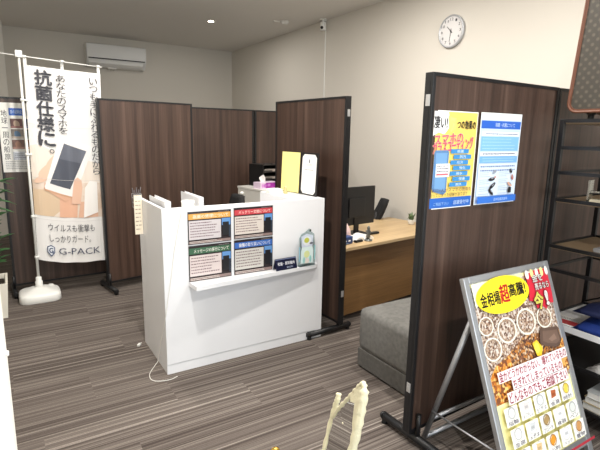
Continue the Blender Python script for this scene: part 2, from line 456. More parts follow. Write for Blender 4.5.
# ------------------------------------------------------------------ reception counter
CX0, CX1, CY0, CY1, CH = .698, 1.783, 2.539, 3.06, .983
ct = thing('reception_counter', 'white reception counter with a narrow front shelf and hollow top', 'counter', (CX0, CY0, 0))
W, D = CX1 - CX0, CY1 - CY0
bm = B(); bx(bm, 0, .02, .0205, D, 0, CH, bev=.001); obj('side_panel', bm, WHITE, ct)
bm = B(); bx(bm, W - .045, W, .001, D, 0, CH - .001, bev=.0015); obj('side_panel', bm, WHITE, ct)
bm = B(); bx(bm, 0, W - .0455, 0, .020, .06, CH, bev=.001); obj('front_panel', bm, WHITE, ct)
bm = B(); bx(bm, 0, W - .0455, .003, .020, 0, .0575); obj('kick_board', bm, WHITE, ct)
bm = B(); bx(bm, .021, W - .046, .024, D, .70, .72); obj('work_surface', bm, WHITE, ct)
bm = B(); bx(bm, .86, W - .046, .024, D - .02, CH - .022, CH - .001, bev=.001); bx(bm, .86, .878, .024, D - .02, .72, CH - .022); obj('upper_ledge', bm, WHITE, ct)
bm = B(); prism(bm, [(.143, .002), (.150, -.108), (1.005, -.034), (1.030, -.016), (1.030, .002)], .521, .545, plane='xy')
sh = obj('front_shelf', bm, WHITE, ct)
bm = B()
for x in (.24, .94): prism(bm, [(0, .521), (-.045, .521), (0, .44)], x, x + .012, plane='yz')
bm.free()

# four leaflets on the shelf
def leaflet(head, title, x0, x1, z0, z1, label, tint=(222, 208, 206), seed=1):
    tint = tuple(int(v * .92) for v in tint)
    w, h = x1 - x0, z1 - z0; p = Print()
    p.rect(0, h * .76, w, h * .93, head)
    p.text(title, w * .12, h * .79, w * .94, h * .90, (240, 236, 226), .012); p.lines(w * .7, h * .935, w * .97, h * .975, 1, (150, 140, 140), .4, 2, .05)
    p.rect(w * .02, h * .14, w * .76, h * .72, tint)
    p.lines(w * .05, h * .19, w * .73, h * .69, 6, (112, 88, 94), .36, seed)
    p.rect(w * .78, h * .52, w * .99, h * .74, (92, 140, 196)); p.rect(w * .80, h * .20, w * .95, h * .62, (20, 20, 24))
    p.rect(w * .95, h * .14, w * .99, h * .52, (44, 52, 66))
    p.rect(w * .01, h * .02, w * .99, h * .10, (132, 112, 108)); p.lines(w * .03, h * .02, w * .8, h * .1, 2, (220, 214, 206), .35, seed + 3)
    for (a, b_, c, d) in ((0, 0, .012, 1), (.99, 0, 1, 1), (0, .99, 1, 1)): p.rect(w * a, h * b_, w * c, h * d, (36, 32, 34))
    o = sheet('leaflet', p, w, h, mat('laminated_dark_sheet', (52, 46, 48), .18), (x0, CY0 - .004, z0))
    tag(o, label, 'leaflet', 'laminated leaflets on the counter front'); o.data.name = 'leaflet'
ZS = .5462
leaflet((216, 158, 76), '画面の修理について', .842, 1.104, .766, .956, 'laminated leaflet with the orange heading on the counter front', (214, 206, 208), 2)
leaflet((190, 62, 70), 'バッテリー交換について', 1.124, 1.386, .770, .960, 'laminated leaflet with the red heading on the counter front', (222, 212, 204), 5)
leaflet((52, 92, 66), 'メッセージの移行について', .842, 1.104, ZS, .758, 'laminated leaflet with the green heading on the counter front', (224, 210, 208), 8)
leaflet((52, 98, 172), '機種の取り扱いについて', 1.124, 1.386, ZS, .762, 'laminated leaflet with the blue heading on the counter front', (214, 210, 204), 11)
# navy name card
p = Print(); w, h = .160, .072
p.text('修理・買取案内', w * .1, h * .42, w * .9, h * .72, (236, 238, 244), .01); p.text('受付中', w * .5, h * .12, w * .8, h * .28, (180, 190, 214), 0)
p.rect(0, h * .93, w, h, (110, 120, 150))
bm = B(); mats = [mat('navy_card', (22, 26, 52), .3)]
prism(bm, [(0, 0), (.0, .0015), (.0207, h + .0005), (.042, 0.0015), (.042, 0), (.040, 0), (.0207, h - .003), (.002, 0)], 0, w, plane='yz')
ang = math.atan2(.0207, h)
p.build(bm, mats, lambda x, y, z: (x, y * math.sin(ang) - (z + .0004) * math.cos(ang), y * math.cos(ang) + (z + .0004) * math.sin(ang)))
tag(obj('name_card', bm, mats, None, (1.388, CY0 - .056, ZS), (0, 0, .06), fix=False), 'small navy tent card with white writing on the counter shelf', 'card')
# acrylic character stand (plain generic figure)
p = Print(); w, h = .125, .215
ac = thing('acrylic_stand', 'clear acrylic stand with pale blue and yellow shapes on the counter shelf', 'acrylic stand', (1.562, CY0 - .032, ZS), .04); ac.scale = (1.12, 1, 1.1)
bm = B(); pts = []
out = [(0, 0), (.012, .10), (.008, .17), (.02, .195), (.05, .205), (.075, .225), (.09, .205), (.112, .19), (.118, .12), (.125, .06), (.12, 0)]
prism(bm, out, 0, .003)
obj('panel', bm, glassy('clear_acrylic', (234, 244, 244), .3, .05), ac)
bm = B(); mats = [ink((206, 226, 228))]
p = Print(.0004)
p.poly([(.018, .015), (.105, .012), (.108, .09), (.095, .13), (.03, .13), (.02, .09)], (214, 232, 232))
p.poly([(.024, .115), (.10, .115), (.104, .18), (.06, .195), (.02, .18)], (204, 214, 230)); p.ell(.062, .15, .03, .028, (226, 232, 236)); p.ell(.058, .155, .018, .016, (196, 202, 84)); p.ell(.09, .135, .012, .006, (110, 110, 120))
p.ell(.06, .07, .02, .022, (214, 222, 160)); p.ell(.06, .03, .018, .016, (226, 214, 206)); p.ell(.04, .035, .008, .018, (150, 204, 202)); p.ell(.085, .04, .008, .02, (150, 204, 202)); p.ell(.08, .213, .007, .008, (40, 60, 50))
p.rect(.003, .03, .01, .12, (150, 200, 220)); p.rect(.112, .03, .119, .12, (150, 210, 214))
p.build(bm, mats, lambda x, y, z: (x, -z - .0004, y)); obj('print', bm, mats, ac, fix=False)
bm = B(); bx(bm, .005, .118, -.014, .018, 0, .003); obj('base_plate', bm, MATS['clear_acrylic'], ac)

# things on and in the counter
WS = .72

# certificate folder standing on the ledge along the counter's right side
fo = thing('certificate_folder', 'open black folder with yellow lining and a white certificate standing on the counter', 'folder', (1.722, 3.03, CH - .001), -PI / 2, rot=None)
LW, LH = .215, .292
p = Print(); p.rect(.004, .004, LW, LH - .004, (246, 234, 152))
bm = B(); mats = [mat('black_leatherette', (24, 20, 22), .45, 0, .2, 300)]; bx(bm, 0, LW, 0, .004, 0, LH, bev=.001); p.build(bm, mats, lambda x, y, z: (x, -z, y))
lf = obj('left_cover', bm, mats, fo, (0, 0, 0), (-.05, 0, .14), fix=False); tag(lf, 'cover lined in pale yellow')
p = Print()
k = .022; w_, h_ = LW - .022, LH - .012
p.poly([(.02 + k, .010), (w_ - k, .010), (w_, .010 + k), (w_, h_ - k), (w_ - k, h_), (.02 + k, h_), (.02, h_ - k), (.02, .010 + k)], (244, 244, 242))
p.ell(.5 * (w_ + .02), LH * .80, .008, .014, (120, 122, 128)); p.lines(.07, LH * .69, .15, LH * .74, 2, (160, 162, 168), .4, 3, .1)
p.lines(.05, LH * .58, .165, LH * .62, 1, (150, 152, 158), .4, 4, .1); p.lines(.04, LH * .22, .17, LH * .54, 7, (205, 206, 210), .35, 5, .2)
bm = B(); mats = [MATS['black_leatherette']]; bx(bm, 0, LW, 0, .004, 0, LH, bev=.001); p.build(bm, mats, lambda x, y, z: (x, -z, y))
lf = obj('right_cover', bm, mats, fo, (LW * .992 + .003, 0.030, 0), (-.05, 0, .02), fix=False); tag(lf, 'cover holding the white certificate behind black corners')
bm = B(); bx(bm, -.006, .004, .001, .009, 0, LH); obj('spine', bm, MATS['black_leatherette'], fo, (LW * .992, .028, 0), (-.05, 0, .08))
# small figure on the ledge in front of the folder
bm = B(); lathe(bm, [(.012, 0), (.016, .004), (.014, .018), (.009, .026), (.013, .036), (.012, .048), (.004, .054)], seg=14)
tag(obj('ornament', bm, mat('tan_ceramic', (200, 172, 120), .5), None, (1.66, 2.85, CH - .001)), 'tiny tan figurine on the counter in front of the yellow folder lining', 'ornament')
bm = B(); bx(bm, 0, .11, 0, .06, 0, .024, bev=.004); bx(bm, .01, .10, .008, .052, .024, .029)
tag(obj('paper_tray', bm, OFFW, None, (1.565, 2.90, CH - .001), (0, 0, .1)), 'low off-white tray on the counter beside the certificate folder', 'tray')
# upright files inside the hollow top
def binder(x, y0, y1, th, h, label, rz=0, m=WHITE):
    t = thing('ring_binder', label, 'binder', (x, y0, WS), rz, 'white files in the counter top'); d = y1 - y0
    bm = B(); bx(bm, 0, .003, 0, d, 0, h, bev=.001); bx(bm, th - .003, th, 0, d, 0, h, bev=.001); bx(bm, .003, th - .003, 0, .003, 0, h); obj('cover', bm, m, t)
    bm = B(); bx(bm, .005, th - .005, .006, d - .012, .006, h - .012); tag(obj('pages', bm, PAPER, t), 'block of paper pages')
    return t
binder(.735, 2.60, 2.93, .035, .292, 'white binder nearest the left side panel of the counter')
binder(.950, 2.64, 2.98, .028, .30, 'thin white binder to the right of the paper roll in the counter')
bm = B(); lathe(bm, [(.036, 0), (.038, .003), (.038, .276), (.036, .28), (.018, .28), (.018, .27)], seg=24)
tag(obj('paper_roll', bm, PAPER, None, (.895, 2.68, WS)), 'white paper roll standing between the two binders in the counter', 'paper roll')
bm = B(); bx(bm, 0, .07, 0, .05, 0, .25, bev=.004); cyl(bm, (.02, .025, .25), (.045, .03, .262), .008)
tag(obj('black_box', bm, BLACKP, None, (.782, 2.88, WS)), 'slim black box behind the paper roll inside the counter', 'box')
# mesh pocket clipped to the back left corner, with a note hanging from it
t = thing('wire_pocket', 'grey wire mesh pocket hooked on the counter\'s back left corner', 'pen pocket', (.652, 2.965, .93), 0)
bm = B()
for x in (0, .044):
    for y in (0, .06): cyl(bm, (x, y, 0), (x, y, .085), .0015, seg=6)
for z in (0, .03, .06, .085):
    for a, b_ in (((0, 0), (.044, 0)), ((.044, 0), (.044, .06)), ((.044, .06), (0, .06)), ((0, .06), (0, 0))): cyl(bm, (*a, z), (*b_, z), .0015, seg=6)
for k in range(1, 5): cyl(bm, (.044 * k / 5, 0, 0), (.044 * k / 5, 0, .085), .001, seg=5)
obj('mesh_basket', bm, GREYC, t)
bm = B()
for k in range(5): cyl(bm, (.008 + k * .007, .02 + .005 * k, .0), (-.008 + k * .015, .008 + .010 * k, .125 - .014 * (k % 2)), .0034, seg=8)
obj('pens', bm, mat('dark_pen_plastic', (58, 52, 54), .4), t)
p = Print(); p.lines(.006, .02, .042, .22, 8, (176, 160, 140), .3, 9)
o = sheet('hanging_note', p, .048, .245, mat('cream_paper', (236, 226, 206), .7), (.648, 2.961, .765), (0, 0, 0), bend=.004)
tag(o, 'cream paper note hanging beside the counter\'s back left corner', 'note')
# white cord down the front left corner
bm = B()
pts = [(.86, 2.70, .995), (.83, 2.56, .992), (.812, 2.533, .98), (.785, 2.5335, .86), (.76, 2.5335, .74), (.735, 2.5335, .58), (.712, 2.5335, .45), (.700, 2.532, .38), (.693, 2.56, .30), (.691, 2.62, .20), (.690, 2.68, .08), (.685, 2.70, .02), (.66, 2.68, .004), (.61, 2.60, .004), (.600, 2.53, .004), (.63, 2.49, .004), (.69, 2.475, .004), (.74, 2.49, .004)]
def smooth(P, n=5):
    P = [Vector(p) for p in P]; out = []
    for i in range(len(P) - 1):
        p0 = P[max(i - 1, 0)]; p1 = P[i]; p2 = P[i + 1]; p3 = P[min(i + 2, len(P) - 1)]
        for k in range(n):
            t = k / n; out.append(.5 * ((2 * p1) + (p2 - p0) * t + (2 * p0 - 5 * p1 + 4 * p2 - p3) * t * t + (3 * p1 - p0 - 3 * p2 + p3) * t ** 3))
    return out + [P[-1]]
tube(bm, smooth(pts), .0020, 6)
tag(obj('cable', bm, mat('white_cord', (224, 222, 216), .5), None), 'thin white cord hanging down the counter\'s left front and looping on the carpet', 'cord')
bm = B(); bx(bm, 0, .03, 0, .016, 0, .012, bev=.002); cyl(bm, (.03, .008, .006), (.045, .008, .006), .003)
tag(obj('plug', bm, WHITEP, None, (.645, 3.0, 0), (0, 0, .9)), 'small white plug on the carpet at the counter\'s back left foot', 'plug')

# ------------------------------------------------------------------ storage behind the counter
cb = thing('storage_cabinet', 'white cabinet with a grey drawer front behind the counter', 'cabinet', (2.125, 4.11, 0), .16)
w, d, h = .52, .42, .85
bm = B(); bx(bm, 0, .02, 0, d, 0, h - .02); bx(bm, w - .02, w, 0, d, 0, h - .02); bx(bm, .02, w - .02, d - .01, d, 0, h - .02); bx(bm, .02, w - .02, 0, d - .01, .0, .05); obj('body', bm, OFFW, cb)
bm = B(); bx(bm, -.008, w + .008, -.01, d, h - .02, h, bev=.002); obj('top', bm, OFFW, cb)
for k in range(3):
    bm = B(); z0 = .06 + k * .255; bx(bm, .022, w - .022, -.004, .014, z0, z0 + .245, bev=.002); dr = obj('drawer', bm, mat('grey_drawer', (150, 148, 144), .5), cb)
    bm = B(); bx(bm, w / 2 - .06, w / 2 + .06, -.018, -.004, z0 + .2, z0 + .212, bev=.002); obj('handle', bm, GREYC, dr)
# tissue box
tb = thing('tissue_box', 'purple and white tissue box on the white cabinet', 'tissue box', (2.135, 4.16, .85), .20)
bm = B(); mats = [ink((226, 206, 228)), ink((150, 40, 150))]
bx(bm, 0, .235, 0, .115, 0, .062, 0, bev=.002); p = Print()
p.rect(.07, .004, .17, .058, (158, 44, 158)); p.rect(.17, .004, .233, .058, (138, 30, 138)); p.ell(.06, .03, .018, .02, (190, 110, 196)); p.ell(.11, .035, .02, .014, (196, 120, 200)); p.ell(.03, .03, .014, .02, (210, 150, 214))
p.build(bm, mats, lambda x, y, z: (x, -z, y)); obj('box', bm, mats, tb, fix=False)
bm = B(); v = []
for i in range(9):
    t_ = i / 8; v.append((bm.verts.new((.05 + .05 * t_, .05 + .02 * math.sin(6 * t_), .06)), bm.verts.new((.045 + .045 * t_, .05 + .03 * math.sin(5 * t_ + 1), .075 + .045 * math.sin(PI * (.2 + .7 * t_)))), bm.verts.new((.055 + .02 * t_, .055 + .02 * math.cos(5 * t_), .09 + .05 * math.sin(PI * (.1 + .6 * t_))))))
for a, b_ in zip(v, v[1:]):
    bm.faces.new((a[0], b_[0], b_[1], a[1])); bm.faces.new((a[1], b_[1], b_[2], a[2]))
o = obj('tissue', bm, PAPER, tb); md = o.modifiers.new('s', 'SOLIDIFY'); md.thickness = .001
# black letter tray tower
lt = thing('letter_tray', 'black tiered letter tray at the back of the white cabinet', 'letter tray', (2.23, 4.29, .85), .16)
bm = B()
for x in (0, .36): bx(bm, x, x + .01, 0, .24, 0, .23); 
bx(bm, 0, .37, .24, .246, 0, .23)
obj('frame', bm, BLACKP, lt)
for z in (.004, .078, .152, .224):
    bm = B(); bx(bm, .011, .359, 0, .239, z, z + .006); bx(bm, .011, .12, -.004, .0, z, z + .02); bx(bm, .25, .359, -.004, .0, z, z + .02); obj('tray', bm, mat('smoke_plastic', (48, 44, 44), .35), lt)
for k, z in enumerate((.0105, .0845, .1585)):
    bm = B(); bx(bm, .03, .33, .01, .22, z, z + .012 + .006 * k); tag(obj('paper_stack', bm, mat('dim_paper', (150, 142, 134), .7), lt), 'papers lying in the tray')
bm = B()
for k in range(4): bx(bm, .005 * k, .21 - .003 * k, .002 * k, .14, .007 * k, .007 * k + .006)
tag(obj('document_pile', bm, PAPER, None, (2.385, 4.205, .85), (0, 0, .2)), 'pile of white papers right of the tissue box', 'papers')
# office chair behind the counter, turned sideways
def chair(label, loc, rz, seat=.43, top=.86, bw=.42, lean=.12):
    t = thing('office_chair', label, 'chair', loc, rz, 'black office chairs')
    bm = B(); bx(bm, -.22, .22, -.21, .21, seat - .07, seat, bev=.025); obj('seat', bm, mat('black_mesh_fabric', (26, 26, 28), .9, 0, .4, 500), t)
    bm = B(); n = 8; prev = None
    prof = []
    for i in range(n + 1):
        q = i / n; wv = bw / 2 * (.78 + .22 * math.sin(PI * min(1, q * 1.15 + .1))); z = seat + .06 + (top - seat - .06) * q; y = .20 + lean * q + .02 * math.sin(PI * q)
        if i == n: wv *= .8
        prof.append((wv, y, z))
    rows = []
    for wv, y, z in prof:
        rows.append([bm.verts.new((s_ * wv, y + .03 * abs(s_) ** 2 * -1, z)) for s_ in (-1, -.6, 0, .6, 1)])
    for a, b_ in zip(rows, rows[1:]):
        for k in range(4):
            f = bm.faces.new((a[k], a[k + 1], b_[k + 1], b_[k])); f.smooth = True
    o = obj('backrest', bm, MATS['black_mesh_fabric'], t); md = o.modifiers.new('s', 'SOLIDIFY'); md.thickness = .045; md.offset = 0
    bm = B(); tube(bm, [(0, .05, seat - .09), (0, .2, seat - .08), (0, .25, seat), (0, .27, seat + .25)], .016); obj('back_support', bm, BLACKP, t)
    bm = B(); cyl(bm, (0, 0, .08), (0, 0, seat - .07), .025); cyl(bm, (0, 0, seat - .1), (0, 0, seat - .07), .08); obj('gas_column', bm, BLACKP, t)
    for k in range(5):
        a = 2 * PI * k / 5; bm = B(); cyl(bm, (0, 0, .10), (.27 * math.cos(a), .27 * math.sin(a), .07), .022, .014, 10); l = obj('leg', bm, BLACKP, t)
        bm = B(); c = (.27 * math.cos(a), .27 * math.sin(a)); cyl(bm, (c[0] - .02 * math.sin(a), c[1] + .02 * math.cos(a), .028), (c[0] + .02 * math.sin(a), c[1] - .02 * math.cos(a), .028), .028); cyl(bm, (*c, .03), (*c, .07), .008); obj('caster', bm, BLACKP, l)
    return t
c1 = chair('black office chair behind the counter with a white knob on its back', (1.45, 3.86, 0), -PI / 2 - .1, .44, .85, .36)
bm = B(); lathe(bm, [(.012, 0), (.018, .006), (.018, .02), (.010, .028)], (0, .33, .853), 14); tag(obj('knob', bm, WHITEP, c1), 'white knob')

# ------------------------------------------------------------------ desk by the wall
DA = .125; DZ = .595
dk = thing('desk', 'pale oak desk by the right wall, its front panel coloured darker for shade', 'desk', (2.015, 2.60, 0), DA)
w, d = 1.30, .70
bm = B(); bx(bm, 0, w, 0, d, DZ - .025, DZ, bev=.003); obj('desktop', bm, OAK, dk)
bm = B(); bx(bm, .04, w - .03, .06, .078, .05, DZ - .025); obj('front_panel', bm, OAK_SHADED, dk)
for x in (.02, w - .045):
    bm = B(); bx(bm, x, x + .02, .08, d - .03, 0, DZ - .025); obj('side_panel', bm, OAK_SHADED, dk)
mo = thing('monitor', 'black monitor seen from behind on the oak desk', 'monitor', (2.40, 2.98, DZ), .10)
bm = B(); bx(bm, -.22, .215, -.012, .012, .075, .39, bev=.004); obj('screen', bm, mat('monitor_black', (24, 24, 26), .45), mo)
bm = B(); bx(bm, -.09, .09, -.026, -.0125, .14, .30, bev=.004); obj('rear_housing', bm, MATS['monitor_black'], mo)
bm = B(); bx(bm, -.025, .025, -.024, -.0125, .01, .14); bx(bm, -.10, .10, -.08, .08, 0, .01, bev=.003); obj('stand', bm, BLACKP, mo)
chair('black office chair behind the desk, its back leaning right of the monitor', (2.86, 3.64, 0), -2.12, .40, .78, .26, .17)
bm = B(); lathe(bm, [(.012, 0), (.034, .01), (.046, .045), (.040, .09), (.018, .13), (.004, .155)], seg=20)
tag(obj('teardrop_ornament', bm, mat('pink_plush', (236, 206, 202), .8), None, (2.165, 2.80, DZ)), 'pink teardrop shaped ornament in front of the monitor', 'ornament')
nb = thing('navy_box', 'small navy box with white marks at the front of the desk', 'box', (2.045, 2.68, DZ), .2)
p = Print(); p.rect(.03, .02, .055, .032, (220, 228, 240)); p.rect(.075, .02, .10, .032, (220, 228, 240)); p.lines(.01, .004, .09, .012, 1, (150, 180, 220), .5, 2, .1)
bm = B(); mats = [ink((20, 52, 104))]; bx(bm, 0, .125, 0, .08, 0, .044, bev=.001); p.build(bm, mats, lambda x, y, z: (x, -z, y)); obj('carton', bm, mats, nb, fix=False)
bm = B(); bx(bm, -.001, .126, -.001, .081, .045, .056, bev=.001); obj('lid', bm, ink((28, 66, 124)), nb)
bm = B(); n = 10
for s_ in (-1, 1):
    rows = [[bm.verts.new((s_ * .11 * i / n, y, .012 + .022 * math.sin(PI * i / n) ** .7)) for y in (0, .13)] for i in range(n + 1)]
    lows = [[bm.verts.new((s_ * .11 * i / n, y, 0)) for y in (0, .13)] for i in range(n + 1)]
    for i in range(n):
        bm.faces.new((rows[i][0], rows[i + 1][0], rows[i + 1][1], rows[i][1])); bm.faces.new((lows[i][0], lows[i + 1][0], rows[i + 1][0], rows[i][0])); bm.faces.new((lows[i][1], rows[i][1], rows[i + 1][1], lows[i + 1][1]))
    bm.faces.new((lows[n][0], lows[n][1], rows[n][1], rows[n][0]))
tag(obj('open_booklet', bm, PAPER, None, (2.31, 2.735, DZ), (0, 0, .2)), 'open white booklet lying before the monitor', 'booklet')
t = thing('desk_figurine', 'grey metal figurine on a round base on the desk', 'figurine', (2.335, 2.725, DZ))
bm = B(); lathe(bm, [(.034, 0), (.034, .006), (.026, .012), (.01, .016)], seg=18); obj('base', bm, mat('pewter', (120, 124, 122), .35, .7), t)
bm = B(); lathe(bm, [(.006, .014), (.018, .03), (.012, .05), (.02, .07), (.009, .088), (.013, .1), (.005, .116)], seg=12); cyl(bm, (-.026, 0, .08), (.026, .004, .07), .005, seg=8); obj('figure', bm, MATS['pewter'], t)
bm = B(); bx(bm, 0, .12, 0, .035, 0, .018, bev=.006); tag(obj('stapler', bm, BLACKP, None, (2.47, 2.87, DZ), (0, 0, .1)), 'black stapler right of the grey figurine', 'stapler')
bm = B(); bx(bm, 0, .075, 0, .03, 0, .018, bev=.006); tag(obj('black_case', bm, BLACKP, None, (2.20, 2.70, DZ), (0, 0, .15)), 'little black case between the navy box and the figurine', 'case')
t = thing('potted_plant', 'tiny green plant in a white pot at the desk\'s far right end', 'plant', (3.13, 3.06, DZ))
bm = B(); lathe(bm, [(.022, 0), (.026, .004), (.032, .045), (.03, .048), (.026, .042)], seg=18); obj('pot', bm, WHITEP, t)
bm = B()
def leafquad(bm, base, tip, wdt, mi=0):
    base = Vector(base); tip = Vector(tip); d = tip - base; s_ = d.cross(Vector((0, 0, 1)))
    s_ = (s_.normalized() if s_.length > 1e-4 else Vector((1, 0, 0))) * wdt; n = s_.cross(d).normalized()
    prev = None
    for i, (q, k) in enumerate(((0, .12), (.25, .8), (.5, 1), (.75, .7), (1, .03))):
        c = base + d * q + Vector((0, 0, -.35 * d.length * (q - .4) ** 2)); 
        cur = [bm.verts.new(c - s_ * k), bm.verts.new(c + n * wdt * -.25 * k), bm.verts.new(c + s_ * k)]
        if prev:
            for a in (0, 1):
                f = bm.faces.new((prev[a], prev[a + 1], cur[a + 1], cur[a])); f.smooth = True; f.material_index = mi
        prev = cur
for k in range(22):
    a = k * 2.4; r = .025 + .03 * ((k * 7) % 5) / 5; h = .06 + .08 * ((k * 3) % 7) / 7
    leafquad(bm, (.006 * math.cos(a), .006 * math.sin(a), .04), (r * math.cos(a), r * math.sin(a), h), .009)
obj('foliage', bm, mat('grey_green_leaf', (104, 128, 92), .6), t)

# ------------------------------------------------------------------ grey bench
t = thing('upholstered_bench', 'grey fabric bench between the two nearest screens', 'bench', (1.728, 1.56, 0))
bm = B(); bx(bm, 0, .95, 0, .515, .115, .385, bev=.045)
for f in bm.faces: f.smooth = True
obj('cushion', bm, FABRIC, t)
bm = B(); bx(bm, .004, .946, .004, .511, .012, .125, bev=.006); obj('base', bm, FABRICD, t)
for x in (.05, .9):
    for y in (.05, .46): bm = B(); cyl(bm, (x, y, 0), (x, y, .014), .02); obj('foot', bm, BLACKP, t)

# ------------------------------------------------------------------ posters on the near screen
YP = 1.351
def on(pr, pts): pass
w, h = .290, .405
p = Print()
p.rect(.004, .045, w - .004, h - .004, (240, 208, 104)); p.rect(0.004, .004, w - .004, .047, (36, 100, 190))
p.poly([(.004, h - .004), (.10, h - .004), (.118, h - .06), (.085, h - .095), (.05, h - .088), (.004, h - .11)], (246, 246, 244))
p.poly([(.10, h - .02), (.15, h - .03), (.15, h - .075), (.11, h - .08)], (226, 216, 120))
p.text('凄い!', .022, h - .072, .098, h - .022, (40, 36, 38), .03)
p.text('7', .115, h - .085, .148, h - .03, (236, 226, 130), .02)
p.text('つの効果の', .158, h - .072, .276, h - .036, (44, 40, 40), .03)
p.text('スマホの', .028, h - .135, .20, h - .092, (230, 96, 116), .03, 0, .08, (250, 214, 190), .03)
p.text('ガラスコーティング', .022, h - .165, .268, h - .115, (226, 84, 110), .03, 0, .10, (250, 220, 190), .03)
p.poly([(.038, .075), (.10, .060), (.116, .07), (.118, .235), (.112, .245), (.04, .245), (.032, .235), (.03, .09)], (92, 132, 178))
p.poly([(.044, .088), (.108, .076), (.108, .234), (.042, .234)], (112, 158, 204))
p.rect(.046, .135, .128, .190, (246, 244, 246)); p.lines(.052, .142, .124, .186, 4, (90, 84, 100), .4, 5, .1)
p.rect(.05, .142, .12, .149, (220, 110, 120))
for k in range(7):
    y = .25 - k * .0232; x = .128 + (.018 if k % 2 else 0)
    p.rect(x, y - .018, x + .112, y, (58, 138, 200)); p.text(('抗菌', '防汚', '光沢', '強化', '撥水', '保護', '耐久')[k], x + .038, y - .0150, x + .078, y - .0030, (226, 238, 250), .01)
p.text('2人に1人がスマホの画面を', .014, .072, .272, .088, (96, 60, 70), .01); p.text('割ってしまった経験があります', .014, .052, .25, .068, (70, 50, 56), .01)
p.text('店頭受付中', .16, .016, .26, .034, (200, 222, 246), .0); p.text('ご相談下さい', .04, .016, .13, .03, (150, 190, 236), 0)
tag(sheet('wall_poster', p, w, h, PAPER, (1.452, YP, 1.098), (0, .0, 0), bend=.002), 'yellow and blue poster taped on the left of the near screen', 'poster', 'posters on the near walnut screen')
w, h = .292, .405; p = Print()
p.rect(.003, .003, w - .003, h - .003, (196, 216, 242)); p.rect(.006, h - .03, w - .006, h - .006, (224, 232, 246))
p.rect(.006, h - .068, w - .006, h - .034, (38, 96, 196)); p.text('除菌・抗菌について', .10, h - .060, .24, h - .042, (210, 226, 250), .01)
p.rect(.012, h - .10, w - .012, h - .082, (238, 244, 252)); p.lines(.04, h - .097, .27, h - .085, 1, (70, 90, 130), .4, 1, .05)
p.rect(.012, h - .165, w - .012, h - .103, (128, 184, 232)); p.lines(.02, h - .162, .27, h - .106, 4, (176, 212, 242), .2, 2, .2)
p.rect(.012, h - .188, w - .012, h - .170, (238, 244, 252)); p.lines(.03, h - .185, .27, h - .173, 1, (60, 70, 100), .5, 6, .05)
p.rect(.012, h - .218, w - .012, h - .190, (120, 176, 228)); p.lines(.03, h - .216, .27, h - .193, 2, (170, 206, 240), .3, 7, .1)
p.rect(.006, .038, w - .006, h - .222, (212, 226, 242)); p.lines(.02, h - .262, .272, h - .226, 2, (110, 132, 176), .4, 3, .1)
for r_ in range(4):
    for c in range(2):
        y = .115 - r_ * .0 ; y0 = .133 - r_ * .032; x0 = .018 + c * .135
        p.lines(x0, y0 - .012, x0 + .075, y0 + .014, 3, (164, 176, 198), .3, 10 + r_ * 2 + c)
shp = [(.115, .145, .016, .008, (150, 160, 176), .4), (.10, .113, .022, .008, (30, 26, 30), .1), (.108, .083, .024, .009, (28, 26, 32), .6), (.10, .055, .022, .008, (24, 22, 28), -.7),
       (.235, .148, .008, .012, (30, 30, 40), .6), (.25, .118, .008, .014, (190, 120, 110), .4), (.232, .086, .020, .008, (206, 160, 140), -.5)]
for cx, cy, rx, ry, c, ro in shp: p.ell(cx, cy, rx, ry, c, ro, 14); p.ell(cx + .003, cy + .004, rx * .4, ry * .4, (150, 150, 160), ro, 10)
p.rect(.222, .046, .246, .072, (28, 26, 30)); p.rect(.112, .119, .122, .126, (200, 110, 70))
p.rect(.006, .006, w - .006, .036, (48, 112, 206)); p.text('店内除菌実施中', .12, .014, .22, .027, (190, 214, 246), .0)
tag(sheet('wall_poster', p, w, h, PAPER, (1.762, YP, 1.100), (0, 0, 0), bend=.002), 'pale blue poster with small pictures, taped on the right of the near screen', 'poster', 'posters on the near walnut screen')

# ------------------------------------------------------------------ A-frame sign
SB = Vector((1.512, .848, 0)); TT = .372; SW, SL = .588, .905
sg = thing('a_frame_sign', 'silver A-frame sign with a yellow, red and gold poster in front of the near screen', 'sign', SB, 0)
bm = B()
bx(bm, 0, .030, 0, .022, 0.004, SL, bev=.004); bx(bm, SW - .036, SW, 0, .022, .004, SL, bev=.004)
bx(bm, .030, SW - .036, 0, .022, SL - .026, SL, bev=.003); bx(bm, .030, SW - .036, 0, .022, .086, .124, bev=.003)
for x in (.024, SW - .032): bx(bm, x, x + .004, -.0015, .002, .12, SL - .02)
obj('front_frame', bm, SILVER, sg, (0, 0, 0), (-TT, 0, 0))
bm = B(); bx(bm, .030, SW - .036, .010, .016, .124, SL - .026); obj('backing', bm, OFFW, sg, (0, 0, 0), (-TT, 0, 0))
bm = B()
bm.free()
for x in (0, SW - .034):
    bm = B(); bx(bm, x, x + .034, -.004, .026, 0, .02, bev=.003); obj('foot_cap', bm, GREYC, sg, (0, 0, 0), (-TT, 0, 0))
U0, U1, V0, V1 = .030, .552, .124, .874
p = Print(.00035)
def JEW(n, cols, sc, **k): return speckle(n, cols, sc, **k)
heap = JEW('printed_gold_heap', [(70, 42, 28), (120, 76, 42), (176, 130, 80), (206, 180, 150), (140, 90, 60), (96, 56, 36), (184, 116, 40)], 110)
heapl = JEW('printed_silver_heap', [(110, 82, 66), (186, 168, 152), (150, 120, 100), (216, 204, 194), (90, 64, 52), (170, 140, 116), (200, 184, 170)], 130)
orange = JEW('printed_orange_gold', [(150, 84, 28), (200, 122, 40), (226, 160, 70), (120, 66, 30), (236, 196, 120)], 100)
p.rect(U0, V0, U1, V1, (247, 241, 178))
p.rect(U0, .395, U1, .86, heapl); p.poly([(U0, .44), (U1, .44), (U1, .60), (.46, .60), (.30, .62), (.14, .55), (U0, .50)], heap)
p.poly([(U0, .395), (.16, .395), (.20, .46), (.17, .56), (.08, .54), (U0, .50)], orange)
